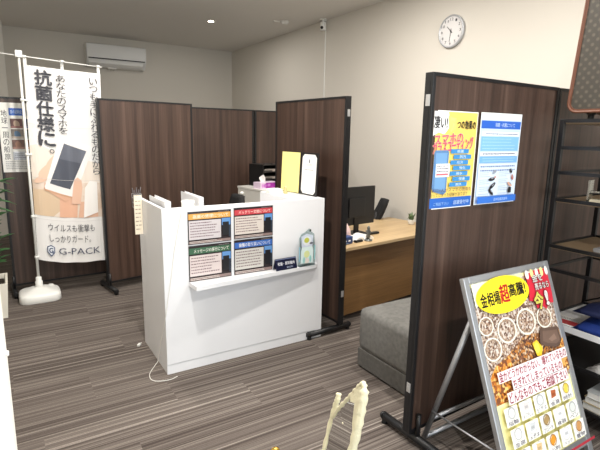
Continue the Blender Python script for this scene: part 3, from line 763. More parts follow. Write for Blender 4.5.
for (cx, cy, r_) in ((.085, .605, .055), (.195, .66, .062), (.33, .67, .066), (.46, .665, .055), (.07, .70, .045)):
    p.ell(cx, cy, r_, r_ * .85, heapl); p.ring(cx, cy, r_ * .86, r_, (238, 230, 214), 26, True, .85); p.ring(cx, cy, r_ * .72, r_ * .80, (160, 134, 110), 26, True, .85)
p.poly([(.385, .565), (.405, .625), (.535, .610), (.545, .540), (.50, .525), (.42, .545)], (92, 70, 58)); p.poly([(.41, .57), (.42, .61), (.525, .597), (.53, .55), (.50, .54), (.44, .555)], (112, 88, 74)); p.poly([(.45, .57), (.50, .585), (.51, .56), (.47, .555)], (134, 108, 92))
p.poly([(.33, .575), (.365, .585), (.395, .545), (.375, .515), (.345, .52)], (238, 196, 40)); p.ell(.355, .552, .018, .022, (246, 214, 80))
p.poly([(.49, .50), (.552, .56), (.552, .42), (.52, .41), (.47, .45)], orange); p.poly([(.50, .485), (.545, .53), (.545, .47), (.51, .44)], (224, 170, 90))
p.poly([(U0, V1), (.25, V1), (.17, .83), (.08, .80), (U0, .78)], (226, 236, 214)); p.poly([(.40, V1), (U1, V1), (U1, .80), (.47, .78)], (238, 214, 210))
for a, b_, c, d_ in ((.395, .552, V1, .715),):
    p.burst(.478, .80, .115, .105, (206, 36, 58), 11, .80, (.37, .66, U1, V1))
for k in range(5): p.ell(.40 + .036 * k, V1 - .012, .012, .02, ((250, 246, 236), (250, 236, 150))[k % 2], .0, 12)
p.ell(.213, .807, .176, .076, (250, 226, 34), .0, 40)
def skewtext(t, x0, y0, x1, y1, c, b, **k): p.text(t, x0, y0, x1, y1, c, b, **k)
p.text('金相場', .062, .772, .186, .828, (38, 34, 28), .03); p.text('超', .188, .772, .247, .846, (220, 40, 44), .035); p.text('高騰!', .250, .788, .364, .842, (38, 34, 28), .03)
p.text('金を', .425, .825, .500, .856, (250, 246, 240), .03, 0, 0, (60, 20, 24), .05); p.text('売るなら', .432, .788, .535, .818, (250, 246, 240), .03, 0, 0, (60, 20, 24), .05)
p.text('今', .405, .705, .468, .778, (250, 240, 120), .04, 0, 0, (90, 60, 20), .06); p.text('!', .488, .715, .506, .775, (252, 250, 244), .05, 0, 0, (120, 20, 30), .06)
for t_, x0, x1, y0, sz in (('金かどうかわからない、壊れているもの', .065, .535, .478, .038), ('ちぎれてしまっているもの', .14, .485, .437, .036), ('どんなものでもご相談下さい', .095, .505, .388, .042)):
    p.rect(x0 - .006, y0 - .003, x1 + .006, y0 + sz + .002, (246, 230, 232)); p.text(t_, x0, y0, x1, y0 + sz, (170, 14, 60), .02)
rnd = random.Random(4)
pic = [(226, 224, 222), (214, 208, 206), (222, 226, 226), (178, 92, 48), (236, 204, 80), (236, 236, 234), (204, 206, 208), (170, 140, 90), (228, 228, 226), (222, 226, 220), (214, 214, 214), (224, 190, 140), (226, 150, 40), (226, 226, 228), (206, 150, 90)]
i = 0
for r_ in range(3):
    for c in range(5):
        cx = .088 + c * .093; cy = .345 - r_ * .078
        p.rect(cx - .041, cy - .034, cx + .041, cy + .036, (243, 242, 236)); p.ring(cx, cy + .010, .024, .0255, (150, 146, 146), 14)
        q = pic[i % 15]; i += 1
        if c % 2 == 0: p.ell(cx, cy + .012, .022, .015, q, .3 * c, 14); p.ring(cx, cy + .012, .018, .022, tuple(int(v * .8) for v in q), 14)
        else: p.poly([(cx - .018, cy - .002), (cx + .016, cy + .0), (cx + .02, cy + .026), (cx - .012, cy + .03)], q); p.rect(cx - .01, cy + .006, cx + .01, cy + .016, tuple(int(v * .85) for v in q))
        p.text(('指輪', 'ネックレス', 'ピアス', '金貨', '時計', '金歯', 'メガネ', 'ブローチ', '食器', 'ペン', 'カフス', '延べ棒', '小判', 'バッグ', '置物')[i - 1], cx - .032, cy - .031, cx + .032, cy - .014, (104, 98, 114), 0)
p.rect(U0, V0, U1, V0 + .010, (176, 40, 56))
bm = B(); mats = [PAPER]; bx(bm, U0, U1, .004, .0095, V0, V1); p.build(bm, mats, lambda x, y, z: (x, .004 - z, y))
obj('poster', bm, mats, sg, (0, 0, 0), (-TT, 0, 0), fix=False)
# rear legs
hs = .74; hy, hz = math.sin(TT) * hs + .03, math.cos(TT) * hs - .0; RY = .505
def rear(x, q): return Vector((x, RY + (hy - RY) * q, .014 + (hz - .014) * q))
for x in (.046, SW - .046):
    bm = B(); cyl(bm, rear(x, 0), rear(x, 1), .0125, seg=12); l = obj('rear_leg', bm, SILVER, sg)
bm = B(); cyl(bm, rear(.046, 0), rear(SW - .046, 0), .012, seg=12); obj('bottom_bar', bm, SILVER, sg)
bm = B(); cyl(bm, rear(.046, .17), rear(SW - .046, .17), .010, seg=12); obj('cross_bar', bm, SILVER, sg)
for x in (.030, SW - .040):
    bm = B(); a = rear(x + .002, .24); b_ = Vector((x - .006, math.sin(TT) * .20 + .026, math.cos(TT) * .20)); cyl(bm, a, b_, .0045, seg=8); obj('stay', bm, SILVER, sg)

# ------------------------------------------------------------------ black rack, suitcase and stock
RX0, RX1, RY0, RY1 = 2.28, 2.74, .30, 1.30
rk = thing('display_rack', 'black metal rack with open shelves at the right edge of the photo', 'rack', (0, 0, 0))
for x in (RX0 + .011, RX1 - .011):
    for y in (RY0 + .011, RY1 - .011):
        bm = B(); bx(bm, x - .011, x + .011, y - .011, y + .011, 0.012, 1.49, bev=.002); pst = obj('post', bm, BLACK, rk)
        bm = B(); cyl(bm, (x, y, 0), (x, y, .014), .017); obj('glide', bm, BLACKP, pst)
RAILS = [1.482, 1.356, 1.236, 1.105, .872, .753, .48, .30, .10]
SHELF = mat('rack_shelf_board', (150, 128, 100), .5)
for z in RAILS:
    bm = B()
    for x in (RX0 + .007, RX1 - .007): bx(bm, x - .006, x + .006, RY0 + .0225, RY1 - .0225, z - .008, z + .008)
    bx(bm, RX0 + .0225, RX1 - .0225, RY1 - .014, RY1 - .004, z - .006, z + .006); bx(bm, RX0 + .0225, RX1 - .0225, RY0 + .004, RY0 + .014, z - .006, z + .006)
    obj('rail', bm, BLACK, rk)
for z, m in ((1.482, SHELF), (1.105, SHELF), (.872, SHELF), (.48, WHITE), (.30, BLACKP), (.10, BLACKP)):
    bm = B(); bx(bm, RX0 + .014, RX1 - .014, RY0 + .015, RY1 - .015, z - .014, z - .002); obj('shelf', bm, m, rk)
bm = B(); bx(bm, RX0 - .004, RX0 + .0009, RY0 + .03, RY1 - .03, .462, .492); tag(obj('shelf_edge', bm, WHITE, rk), 'white shelf edge')
bm = B(); cyl(bm, (RX1 - .03, RY1 - .02, .50), (RX1 - .03, .62, .86), .005, seg=8); obj('brace', bm, BLACK, rk)
# suitcase
def monogram():
    m, nt, b = new('monogram_canvas'); N = nt.nodes; L = nt.links
    tc = N.new('ShaderNodeTexCoord'); mp = N.new('ShaderNodeMapping'); mp.inputs['Rotation'].default_value = (PI / 4, 0, 0); mp.inputs['Scale'].default_value = (0, 34, 34)
    L.new(tc.outputs['Object'], mp.inputs['Vector'])
    v = N.new('ShaderNodeTexVoronoi'); v.inputs['Scale'].default_value = 1; v.inputs['Randomness'].default_value = .0; L.new(mp.outputs[0], v.inputs['Vector'])
    r = N.new('ShaderNodeValToRGB'); e = r.color_ramp.elements; e[0].position = .12; e[0].color = lin((88, 82, 70)); e[1].position = .34; e[1].color = lin((62, 57, 50))
    L.new(v.outputs['Distance'], r.inputs['Fac']); 
    n = N.new('ShaderNodeTexNoise'); n.inputs['Scale'].default_value = 900; L.new(tc.outputs['Object'], n.inputs['Vector'])
    mx = N.new('ShaderNodeMix'); mx.data_type = 'RGBA'; mx.blend_type = 'OVERLAY'; mx.inputs['Factor'].default_value = .5; L.new(r.outputs[0], mx.inputs['A']); L.new(n.outputs['Fac'], mx.inputs['B'])
    L.new(mx.outputs['Result'], b.inputs['Base Color']); b.inputs['Roughness'].default_value = .55
    return m
LEA = mat('brown_leather', (104, 62, 42), .5, 0, .3, 300)
sc = thing('suitcase', 'patterned canvas suitcase with brown leather piping on top of the rack', 'suitcase', (2.315, 1.298, 1.49), 0)
def rrect(y0, y1, z0, z1, r, n=6, sk=0):
    out = []
    for cy, cz, a0 in ((y0 + r, z0 + r, PI), (y1 - r, z0 + r, 1.5 * PI), (y1 - r, z1 - r, 0), (y0 + r, z1 - r, .5 * PI)):
        for k in range(n + 1):
            a = a0 + PI / 2 * k / n; yy = cy + r * math.cos(a); zz = cz + r * math.sin(a); out.append((yy + sk * (zz - z0), zz))
    return out
SY0, SY1, SZ0, SZ1 = -.68, -.004, .034, .74
bm = B(); prism(bm, rrect(SY0, SY1, SZ0, SZ1, .045, sk=-.06), .004, .236, plane='yz'); obj('shell', bm, monogram(), sc)
for x in (.004, .236):
    bm = B(); tube(bm, [(x, a, b_) for a, b_ in rrect(SY0, SY1, SZ0, SZ1, .045, sk=-.06)], .006, 8, closed=True); obj('piping', bm, LEA, sc)
bm = B()
O1 = rrect(SY0 + .001, SY1 - .001, SZ0 + .001, SZ1 - .001, .045, sk=-.06); O2 = rrect(SY0 + .013, SY1 - .013, SZ0 + .013, SZ1 - .013, .034, sk=-.06); n = len(O1)
for xx in (.0025, .2375):
    A = [bm.verts.new((xx, *q)) for q in O1]; Bq = [bm.verts.new((xx, *q)) for q in O2]
    for k in range(n): bm.faces.new((A[k], A[(k + 1) % n], Bq[(k + 1) % n], Bq[k]))
o = obj('leather_border', bm, LEA, sc); md = o.modifiers.new('s', 'SOLIDIFY'); md.thickness = .002; md.offset = 0
for y in (-.10, -.58):
    for x in (.04, .20): bm = B(); cyl(bm, (x, y, 0), (x, y, .026), .014, .012); cyl(bm, (x, y, .022), (x, y, .036), .02); obj('foot', bm, BLACKP, sc)
bm = B(); tube(bm, smooth([(.12, -.24, SZ1), (.12, -.25, SZ1 + .04), (.12, -.34, SZ1 + .05), (.12, -.43, SZ1 + .04), (.12, -.44, SZ1)]), .010); obj('handle', bm, LEA, sc)
# clear display risers
ACR = glassy('clear_riser', (226, 232, 224), .9, .12)
for (y, x, l_) in ((1.12, 2.36, 'clear acrylic riser nearest the rack\'s left post'), (1.00, 2.42, 'clear acrylic riser further right on the same rack shelf')):
    t = thing('display_riser', l_, 'display riser', (x, y, 1.104), .2, 'clear acrylic risers on the rack')
    for yy in (-.035, .035):
        bm = B(); bx(bm, -.03, .03, yy - .004, yy + .004, 0, .105); obj('upright', bm, ACR, t)
    bm = B(); bx(bm, -.03, .03, -.031, .031, .048, .056); obj('crosspiece', bm, ACR, t)
    bm = B(); bx(bm, -.028, .028, -.028, .028, 0, .016, bev=.003); tag(obj('base', bm, mat('ivory_block', (176, 170, 150), .5), t), 'ivory base block')
bm = B(); prism(bm, rrect(-.10, .10, 0, .02, .008), 0, .10, plane='yz'); bx(bm, .02, .08, -.06, .04, .02, .034, bev=.004); cyl(bm, (.05, -.02, .034), (.05, -.02, .052), .012, .008)
tag(obj('silver_case', bm, mat('brushed_silver', (170, 174, 180), .35, .6), None, (2.34, 1.00, .872)), 'flat silver case on the rack shelf above the blue bags', 'case')
def pouch(label, loc, rz, sz, col, tilt=0):
    bm = B(); L_, W_, H_ = sz; n = 10; grid = []
    for i in range(n + 1):
        row = []
        for j in range(n + 1):
            u, v = i / n, j / n; hgt = H_ * (max(0, math.sin(PI * u) * math.sin(PI * v)) ** .35) * (.85 + .15 * math.sin(9 * u + 5 * v))
            row.append(bm.verts.new((L_ * u, W_ * v, hgt)))
        grid.append(row)
    for i in range(n):
        for j in range(n):
            f = bm.faces.new((grid[i][j], grid[i + 1][j], grid[i + 1][j + 1], grid[i][j + 1])); f.smooth = True
    ed = [grid[i][0] for i in range(n + 1)] + [grid[n][j] for j in range(1, n + 1)] + [grid[i][n] for i in range(n - 1, -1, -1)] + [grid[0][j] for j in range(n - 1, 0, -1)]
    bm.faces.new(ed[::-1])
    o = obj('cloth_pouch', bm, mat('cloth_%d_%d_%d' % col, col, .7, 0, .4, 80), None, loc, (0, tilt, rz)); return tag(o, label, 'pouch', 'blue pouches on the white rack shelf')
pouch('bright blue pouch lying at the bottom on the white rack shelf', (2.30, .70, .479), .0, (.26, .44, .085), (28, 58, 140))
pouch('dark navy pouch stacked on the bright blue one', (2.33, .70, .567), .06, (.23, .44, .055), (22, 32, 74))
p = Print(); p.rect(.0, .0, .16, .06, (190, 60, 66)); p.lines(.01, .065, .15, .10, 3, (90, 90, 100), .4, 2)
o = sheet('brochure', p, .17, .12, PAPER, (2.31, 1.255, .4785), (-PI / 2 + .0, 0, -PI / 2 + .1), th=.006)
o.location = (2.31, 1.265, .485); tag(o, 'red and white brochure flat on the white rack shelf left of the pouches', 'brochure')
bm = B(); n = 9; top = []
rng = random.Random(3)
rows = []
for i in range(n + 1):
    u = i / n; row = []
    for j in range(n + 1):
        v = j / n; row.append(bm.verts.new((.24 * u + rng.uniform(-.004, .004), .42 * v + rng.uniform(-.006, .006), .10 * (math.sin(PI * u) * math.sin(PI * v)) ** .5 * rng.uniform(.75, 1.1))))
    rows.append(row)
for i in range(n):
    for j in range(n): bm.faces.new((rows[i][j], rows[i + 1][j], rows[i + 1][j + 1], rows[i][j + 1])).smooth = True
o = obj('plastic_bag', bm, mat('crumpled_white_plastic', (222, 222, 222), .35), None, (2.31, .62, .302)); md = o.modifiers.new('s', 'SOLIDIFY'); md.thickness = .002; md.offset = 1
tag(o, 'crumpled white plastic bag on the rack shelf under the blue pouches', 'bag')
for k, (c, l_) in enumerate((((214, 208, 196), 'cream book lying lowest in the rack'), ((188, 168, 130), 'tan book lying on the cream one'), ((210, 214, 216), 'pale grey book topmost of the low rack pile'))):
    t = thing('book', l_, 'book', (2.30 + .008 * k, .70 - .01 * k, .099 + .034 * k), .04 * (k - 1), 'books low in the rack')
    bm = B(); bx(bm, 0, .24, 0, .34, 0, .003); bx(bm, 0, .24, 0, .34, .030, .033); bx(bm, .237, .24, 0, .34, .003, .030); obj('cover', bm, mat('book_%d' % k, c, .5), t)
    bm = B(); bx(bm, .004, .236, .004, .336, .0035, .0295); tag(obj('pages', bm, PAPER, t), 'pages')

# ------------------------------------------------------------------ banner on its water-filled base
PX, PY = .150, 4.335
bn = thing('standing_banner', 'white standing banner with a phone picture on a white pole and base', 'banner', (PX, PY, 0))
bm = B()
def ringz(rx, ry, z, n=32, pw=4.5):
    out = []
    for k in range(n):
        a = 2 * PI * k / n; c, s_ = math.cos(a), math.sin(a); q = (abs(c) ** pw + abs(s_) ** pw) ** (-1 / pw); out.append(bm.verts.new((rx * q * c, ry * q * s_, z)))
    return out
R_ = [ringz(*a) for a in ((.150, .140, 0), (.155, .145, .006), (.153, .143, .052), (.146, .136, .066), (.128, .118, .076), (.095, .088, .084), (.060, .058, .100), (.03, .03, .106))]
for a, b_ in zip(R_, R_[1:]):
    for k in range(32): f = bm.faces.new((a[k], a[(k + 1) % 32], b_[(k + 1) % 32], b_[k])); f.smooth = True
bm.faces.new(R_[0][::-1]); bm.faces.new(R_[-1])
obj('water_base', bm, WHITEP, bn)
bm = B(); lathe(bm, [(.026, .10), (.028, .104), (.028, .150), (.022, .154), (.022, .185), (.016, .19)], seg=20); obj('pole_socket', bm, WHITEP, bn)
bm = B(); lathe(bm, [(.022, .060), (.022, .088), (.016, .092)], (.09, .07, 0), 16); obj('filler_cap', bm, WHITEP, bn)
bm = B(); cyl(bm, (0, 0, .15), (0.004, 0, 1.955), .0105, .009, 14); obj('pole', bm, WHITEP, bn)
bm = B(); cyl(bm, (-.30, -.006, 1.965), (.60, .02, 1.915), .0045, seg=10); bx(bm, -.02, .028, -.022, .012, 1.935, 1.985, bev=.004); obj('cross_rod', bm, WHITEP, bn)
BW = .56
def fold(u):  # depth of the cloth, towards the camera negative
    return .012 * math.sin(u * 15 + .5) + .006 * math.sin(u * 37)
ZT, ZB = 1.885, .26
def cloth(u, zz, lift=0):
    # u 0..BW ; zz height on the cloth ; the cloth drifts with height as its pole does
    q = (zz - ZB) / (ZT - ZB)
    x = .03 - .020 * (1 - q) + u * (.95 + .035 * q)
    z = zz - .025 * (u / BW) * q
    z += (1 - q) * (.075 * (1 - u / BW) - .05 * math.sin(PI * min(1, u / BW * 1.1)) * .6) * (1 if q < 1 else 0)
    return Vector((x, .02 - fold(u) - lift, z))
NX = 28; cuts = [BW * k / NX for k in range(1, NX)]
NZ = 24
bm = B(); CLOTH = mat('banner_cloth', (232, 230, 228), .75, 0, .25, 500)
G = [[bm.verts.new(cloth(BW * i / NX, ZB + (ZT - ZB) * j / NZ)) for j in range(NZ + 1)] for i in range(NX + 1)]
for i in range(NX):
    for j in range(NZ): f = bm.faces.new((G[i][j], G[i + 1][j], G[i + 1][j + 1], G[i][j + 1])); f.smooth = True
mats = [CLOTH]
p = Print(.0006)
INK = (58, 58, 66)
# picture: hands holding a phone, beige below
beige = speckle('printed_beige_blur', [(222, 202, 184), (230, 214, 200), (214, 190, 170)], 5, .8, 'NOISE')
def xs(x): return x - .02
def band(y0, y1, c):
    p.n += 1
    k = 6
    for i in range(k): p.rect(0, y0 + (y1 - y0) * i / k, BW, y0 + (y1 - y0) * (i + 1) / k, c, False)
band(.66, .96, beige)
p.poly([(0, .96), (BW, .96), (BW, 1.12), (.40, 1.16), (.18, 1.22), (.05, 1.26), (0, 1.24)], (234, 222, 210))
p.poly([(.0, .66), (.14, .66), (.26, .78), (.24, .90), (.0, .88)], (216, 190, 160))
p.poly([(.19, .66), (.33, .66), (.34, .80), (.30, .90), (.20, .84)], (226, 178, 150)); p.poly([(.34, .66), (.50, .66), (.50, .72), (.42, .80), (.36, .80)], (224, 180, 154))
for (cx, cy, rx, ry, ro) in ((.15, 1.12, .085, .024, 1.0), (.11, 1.06, .085, .026, .8), (.09, .99, .09, .028, .6)): p.ell(cx, cy, rx, ry, (232, 196, 172), ro)
p.poly([(.085, .89), (.24, .80), (.30, .82), (.12, .93), (.09, .95)], (222, 176, 148))
p.poly([(.240, 1.345), (.465, 1.275), (.480, 1.26), (.318, .855), (.305, .84), (.092, .895), (.088, .91), (.222, 1.34)], (238, 234, 232))
p.poly([(.088, .91), (.092, .895), (.305, .84), (.318, .855), (.320, .845), (.303, .826), (.088, .880), (.080, .90)], (206, 160, 130))
p.poly([(.256, 1.29), (.425, 1.233), (.285, .905), (.130, .945)], (78, 82, 94)); p.poly([(.256, 1.29), (.425, 1.233), (.38, 1.13), (.21, 1.16)], (98, 102, 114))
p.poly([(.29, .78), (.36, .78), (.380, .92), (.375, .985), (.345, 1.01), (.320, .985), (.308, .92)], (230, 190, 166))
p.poly([(.38, .66), (.50, .70), (.50, .97), (.44, .98), (.40, .92)], (240, 236, 232))
# writing
p.vtext('抗菌仕様に。', .070, .190, 1.862, 1.13, INK, .03, .06)
p.vtext('あなたのスマホを', .222, .290, 1.84, 1.365, INK, .008, .08)
p.vtext('いつも手にふれるものだから', .470, .532, 1.845, 1.03, INK, .008, .08)
p.text('ウイルスも衝撃も', .095, .535, .465, .60, INK, .012); p.text('しっかりガード。', .10, .44, .43, .505, INK, .012)
p.poly([(.075, .395), (.105, .41), (.135, .395), (.135, .345), (.105, .305), (.075, .345)], (70, 84, 116)); p.poly([(.082, .389), (.105, .40), (.128, .389), (.128, .349), (.105, .318), (.082, .349)], (226, 230, 236))
p.text('G', .089, .338, .121, .384, (70, 84, 116), .04); p.text('G-PACK', .165, .335, .505, .392, (70, 76, 96), .0)
for yy in (.63, .98, 1.42): p.rect(.0, yy, BW, yy + .0025, (206, 202, 200))
p.build(bm, mats, lambda x, y, z: cloth(x, y, z + .0008), cuts)
obj('banner_cloth', bm, mats, bn, fix=False)
for k, u in enumerate((.012, .275, .545)):
    t0 = cloth(u, ZT); rz = 1.965 - .05 * (t0.x + .30) / .90; bm = B(); bx(bm, t0.x - .011, t0.x + .011, t0.y - .0015, t0.y + .0015, t0.z - .03, rz + .006, bev=.0006); bx(bm, t0.x - .012, t0.x + .012, -.012, .024, rz - .006, rz + .008, bev=.002); obj('hanging_loop', bm, WHITEP, bn)
for z in (.70, .36, 1.20, 1.62):
    t0 = cloth(0, z); bm = B(); cyl(bm, (0, 0, z - .010), (0, 0, z + .010), .014, seg=14); bx(bm, 0.0, max(.02, t0.x + .012), -.004, .010 + .0, z - .007, z + .007, bev=.001); obj('pole_clip', bm, WHITEP, bn)

# cruise poster on the screen behind the banner
w, h = .40, .56; p = Print()
p.vtext('地球一周の船旅', .018, .060, h * .90, h * .18, (60, 60, 66), .012, .1)
p.rect(.075, h * .82, .175, h * .925, (36, 92, 186)); p.text('旅の説明会', .085, h * .845, .165, h * .9, (210, 226, 244), .01)
cs = [[(96, 60, 56), (60, 70, 110), (150, 110, 90)], [(130, 120, 112), (86, 100, 92), (176, 150, 130)], [(110, 80, 70), (150, 96, 60), (80, 110, 140)]]
for r_ in range(3):
    for c in range(3):
        x, y = .078 + c * .10, h * (.64 - r_ * .15)
        p.rect(x, y, x + .088, y + h * .135, cs[r_][c]); p.ell(x + .044, y + h * .06, .022, .03, cs[(r_ + 1) % 3][(c + 2) % 3], .3, 14); p.rect(x, y, x + .088, y + h * .03, tuple(min(255, int(v * 1.3 + 20)) for v in cs[r_][c]))
p.rect(.20, h * .82, .38, h * .90, (64, 120, 160)); p.rect(.078, h * .18, .25, h * .30, (196, 200, 210)); p.lines(.02, h * .04, .36, h * .17, 5, (150, 150, 156), .35, 3); p.lines(.09, h * .2, .24, h * .28, 3, (90, 96, 110), .4, 4)
o = sheet('wall_poster', p, w, h, PAPER, (-.02, 4.5585, 1.045), (0, 0, .048), bend=.0)
tag(o, 'white travel poster with a photo grid taped on the screen behind the banner', 'poster')

# ------------------------------------------------------------------ potted plant at the left edge
t = thing('potted_plant', 'leafy green plant in a white square planter at the left edge', 'plant', (-.225, 4.12, 0))
bm = B()
def frustum(bm, a0, a1, z0, z1):
    A = [bm.verts.new((sx * a0, sy * a0, z0)) for sx, sy in ((-1, -1), (1, -1), (1, 1), (-1, 1))]; Bv = [bm.verts.new((sx * a1, sy * a1, z1)) for sx, sy in ((-1, -1), (1, -1), (1, 1), (-1, 1))]
    for k in range(4): bm.faces.new((A[k], A[(k + 1) % 4], Bv[(k + 1) % 4], Bv[k]))
    return A, Bv
A, b1 = frustum(bm, .14, .16, 0, .27); bm.faces.new(A[::-1]); C_, d1 = frustum(bm, .135, .145, .22, .27)
for k in range(4): bm.faces.new((b1[k], b1[(k + 1) % 4], d1[(k + 1) % 4], d1[k]))
bm.faces.new(C_); obj('planter', bm, mat('ivory_planter', (226, 222, 210), .5), t)
bm = B(); bx(bm, -.132, .132, -.132, .132, .19, .235); obj('soil', bm, mat('dark_soil', (52, 42, 34), .95, 0, 1, 120), t)
rg = random.Random(11); stems = []
bm = B()
for k in range(9):
    a = k * 2 * PI / 9; pts = smooth([(.03 * math.cos(a), .03 * math.sin(a), .23), (.06 * math.cos(a), .06 * math.sin(a), .55), (.13 * math.cos(a + .3), .13 * math.sin(a + .3), .85 + .25 * rg.random())]); stems.append(pts); tube(bm, pts, .006, 6)
obj('stems', bm, mat('plant_stem', (74, 70, 44), .7), t)
bm = B()
for pts in stems:
    for i in range(3, len(pts)):
        for q in range(3):
            a = rg.random() * 2 * PI; L_ = .10 + .09 * rg.random(); b0 = pts[i]; leafquad(bm, b0, b0 + Vector((L_ * math.cos(a), L_ * math.sin(a), .04 + .07 * rg.random())), .034 + .014 * rg.random())
for (y, z, l_) in ((-.02, .98, .2), (-.03, .90, .21), (.0, 1.04, .2), (-.04, .84, .19)):
    leafquad(bm, (.06, y, z), (.06 + l_, y - .03, z - .03), .032)
obj('foliage', bm, mat('green_leaf', (58, 108, 58), .4, 0, 0, 1, .5, .25, 30), t)

# ------------------------------------------------------------------ things near the camera
st = thing('side_table', 'small white round table carrying the cream mirror and the brass bell', 'table', (.66, .93, 0))
bm = B(); lathe(bm, [(.20, .325), (.205, .33), (.205, .343), (.20, .347)], seg=40); obj('tabletop', bm, WHITE, st)
bm = B(); cyl(bm, (0, 0, .02), (0, 0, .325), .02); obj('column', bm, WHITEP, st)
bm = B(); lathe(bm, [(.15, 0), (.15, .01), (.03, .022), (.02, .03)], seg=32); obj('base', bm, WHITEP, st)
# mirror with a rippled cream frame
CRM = mat('cream_lace_frame', (214, 208, 178), .6, 0, .9, 160)
mr = thing('table_mirror', 'table mirror with a rippled cream frame, seen edge-on at the bottom of the photo', 'mirror', (.705, .965, .3475), 0)
ML = math.radians
mr.rotation_euler = (0, 0, ML(-113))
tiltM = (-.0, 0, 0)
outer = smooth([(-.085, .02), (-.098, .12), (-.096, .22), (-.100, .305), (-.112, .352), (-.104, .37), (-.088, .362), (-.078, .33), (-.045, .345), (0, .385), (.035, .418), (.062, .425), (.082, .40), (.096, .33), (.102, .22), (.098, .12), (.085, .02)][0:17], 4) if False else None
def path2(pts, n=5): return smooth([(a, 0, b_) for a, b_ in pts], n)
bm = B()
rim = path2([(.080, .02), (.097, .10), (.104, .20), (.103, .29), (.096, .35), (.085, .398), (.070, .410), (.052, .395), (.02, .355), (-.02, .305), (-.06, .255), (-.085, .215)])
tube(bm, rim, [(.012 if i < 26 else .007) + .0018 * math.sin(i * 2.3) for i in range(len(rim))], 12); o1 = None
rim2 = path2([(.080, .02), (0, .008), (-.080, .02), (-.094, .10), (-.098, .20), (-.094, .25), (-.088, .27), (-.092, .288)])
tube(bm, rim2, [.008 + .0015 * math.sin(i * 2.1) for i in range(len(rim2))], 12)
obj('frame', bm, CRM, mr, (0, 0, .004), (-.20, 0, 0))
bm = B(); prism(bm, [(-.088, .02), (.088, .02), (.096, .10), (.099, .20), (.096, .29), (.090, .35), (.072, .390), (.05, .38), (.01, .335), (-.03, .285), (-.088, .2), (-.088, .10)], .004, .008)
obj('backing', bm, CRM, mr, (0, 0, .004), (-.20, 0, 0))
bm = B(); v = [bm.verts.new((a, -.0005, b_)) for a, b_ in [(-.088, .02), (.088, .02), (.096, .10), (.099, .20), (.096, .29), (.090, .35), (.072, .390), (.05, .38), (.01, .335), (-.03, .285), (-.088, .2), (-.088, .10)]]
bm.faces.new(v); o = obj('mirror_glass', bm, mat('mirror_silvering', (235, 238, 238), .02, 1), mr, (0, 0, .004), (-.20, 0, 0)); md = o.modifiers.new('s', 'SOLIDIFY'); md.thickness = .003; md.offset = 0
bm = B(); prism(bm, [(.098, .27), (.099, .31), (.094, .36), (.076, .405), (.05, .39), (.01, .345), (.025, .33), (.055, .345), (.072, .30)], -.006, .004); obj('crest', bm, CRM, mr, (0, 0, .004), (-.20, 0, 0))
bm = B(); cyl(bm, (0, .05, .25), (0, .13, .004), .005, seg=8); obj('prop_leg', bm, CRM, mr)
bm = B(); lathe(bm, [(.030, 0), (.034, .006), (.030, .03), (.022, .055), (.012, .068), (.006, .072), (.008, .10), (.016, .115), (.018, .128), (.012, .142), (.003, .147)], seg=24)
tag(obj('hand_bell', bm, mat('polished_brass', (214, 176, 84), .22, .9), None, (.600, 1.07, .3475)), 'brass bell knob at the bottom edge of the photo', 'bell')

# ------------------------------------------------------------------ wall and ceiling fittings
ac = thing('air_conditioner', 'white wall-mounted air conditioner high on the back wall', 'air conditioner', (1.085, 7.588, 2.285))
w = .81; prof = [(0, 0), (0, .31), (-.17, .31), (-.20, .30), (-.205, .12), (-.19, .085), (-.12, .0)]
bm = B(); prism(bm, [(a, b_) for a, b_ in prof], 0, w, plane='yz'); obj('housing', bm, mat('ac_white', (226, 226, 224), .4), ac)
bm = B(); bx(bm, .003, w - .003, -.2085, -.2055, .125, .295, bev=.001); obj('front_grille', bm, MATS['ac_white'], ac)
bm = B(); prism(bm, [(-.2055, .104), (-.2055, .116), (-.200, .118), (-.200, .102)], .02, w - .02, plane='yz'); obj('air_slot', bm, mat('dark_slot', (40, 40, 42), .6), ac)
bm = B(); prism(bm, [(-.196, .082), (-.20, .084), (-.205, .045), (-.165, .018), (-.125, .0), (-.121, .004), (-.162, .024), (-.199, .048)], .02, w - .05, plane='yz'); obj('flap', bm, MATS['ac_white'], ac)
bm = B()
for x in (.30, .34, .38): cyl(bm, (x, -.10, -.0), (x, -.10, -.04), .006, seg=8)
bx(bm, .28, .40, -.13, -.02, -.012, .01); obj('drain_fitting', bm, OFFW, ac)
ck = thing('wall_clock', 'round silver-rimmed wall clock on the right wall', 'clock', (XR, 2.94, 2.283), rot=(0, 0, -PI / 2))
# local: x along wall towards the camera, -y out of the wall
CR = .135
MY = Matrix.Rotation(PI / 2, 4, 'X')
bm = B(); lathe(bm, [(CR - .006, 0), (CR, .004), (CR, .024), (CR - .004, .028), (CR - .012, .028), (CR - .014, .020)], seg=48, M=MY); obj('rim', bm, mat('clock_rim', (186, 188, 192), .35, .4), ck)
bm = B(); cyl(bm, (0, -.016, 0), (0, -.0205, 0), CR - .013, seg=48); obj('dial', bm, mat('clock_dial', (222, 220, 220), .5), ck)
p = Print(.0004)
for k in range(12):
    a = PI / 2 - k * PI / 6; x, y = .098 * math.cos(a), .098 * math.sin(a); tx = str(12 if k == 0 else k); wd = .009 * len(tx)
    p.text(tx, x - wd, y - .011, x + wd, y + .011, (60, 60, 66), .01)
for k in range(60):
    a = k * PI / 30; c, s_ = math.cos(a), math.sin(a); p.poly([(.113 * c - .0007 * s_, .113 * s_ + .0007 * c), (.113 * c + .0007 * s_, .113 * s_ - .0007 * c), (.118 * c + .0007 * s_, .118 * s_ - .0007 * c), (.118 * c - .0007 * s_, .118 * s_ + .0007 * c)], (90, 90, 96), k == 0)
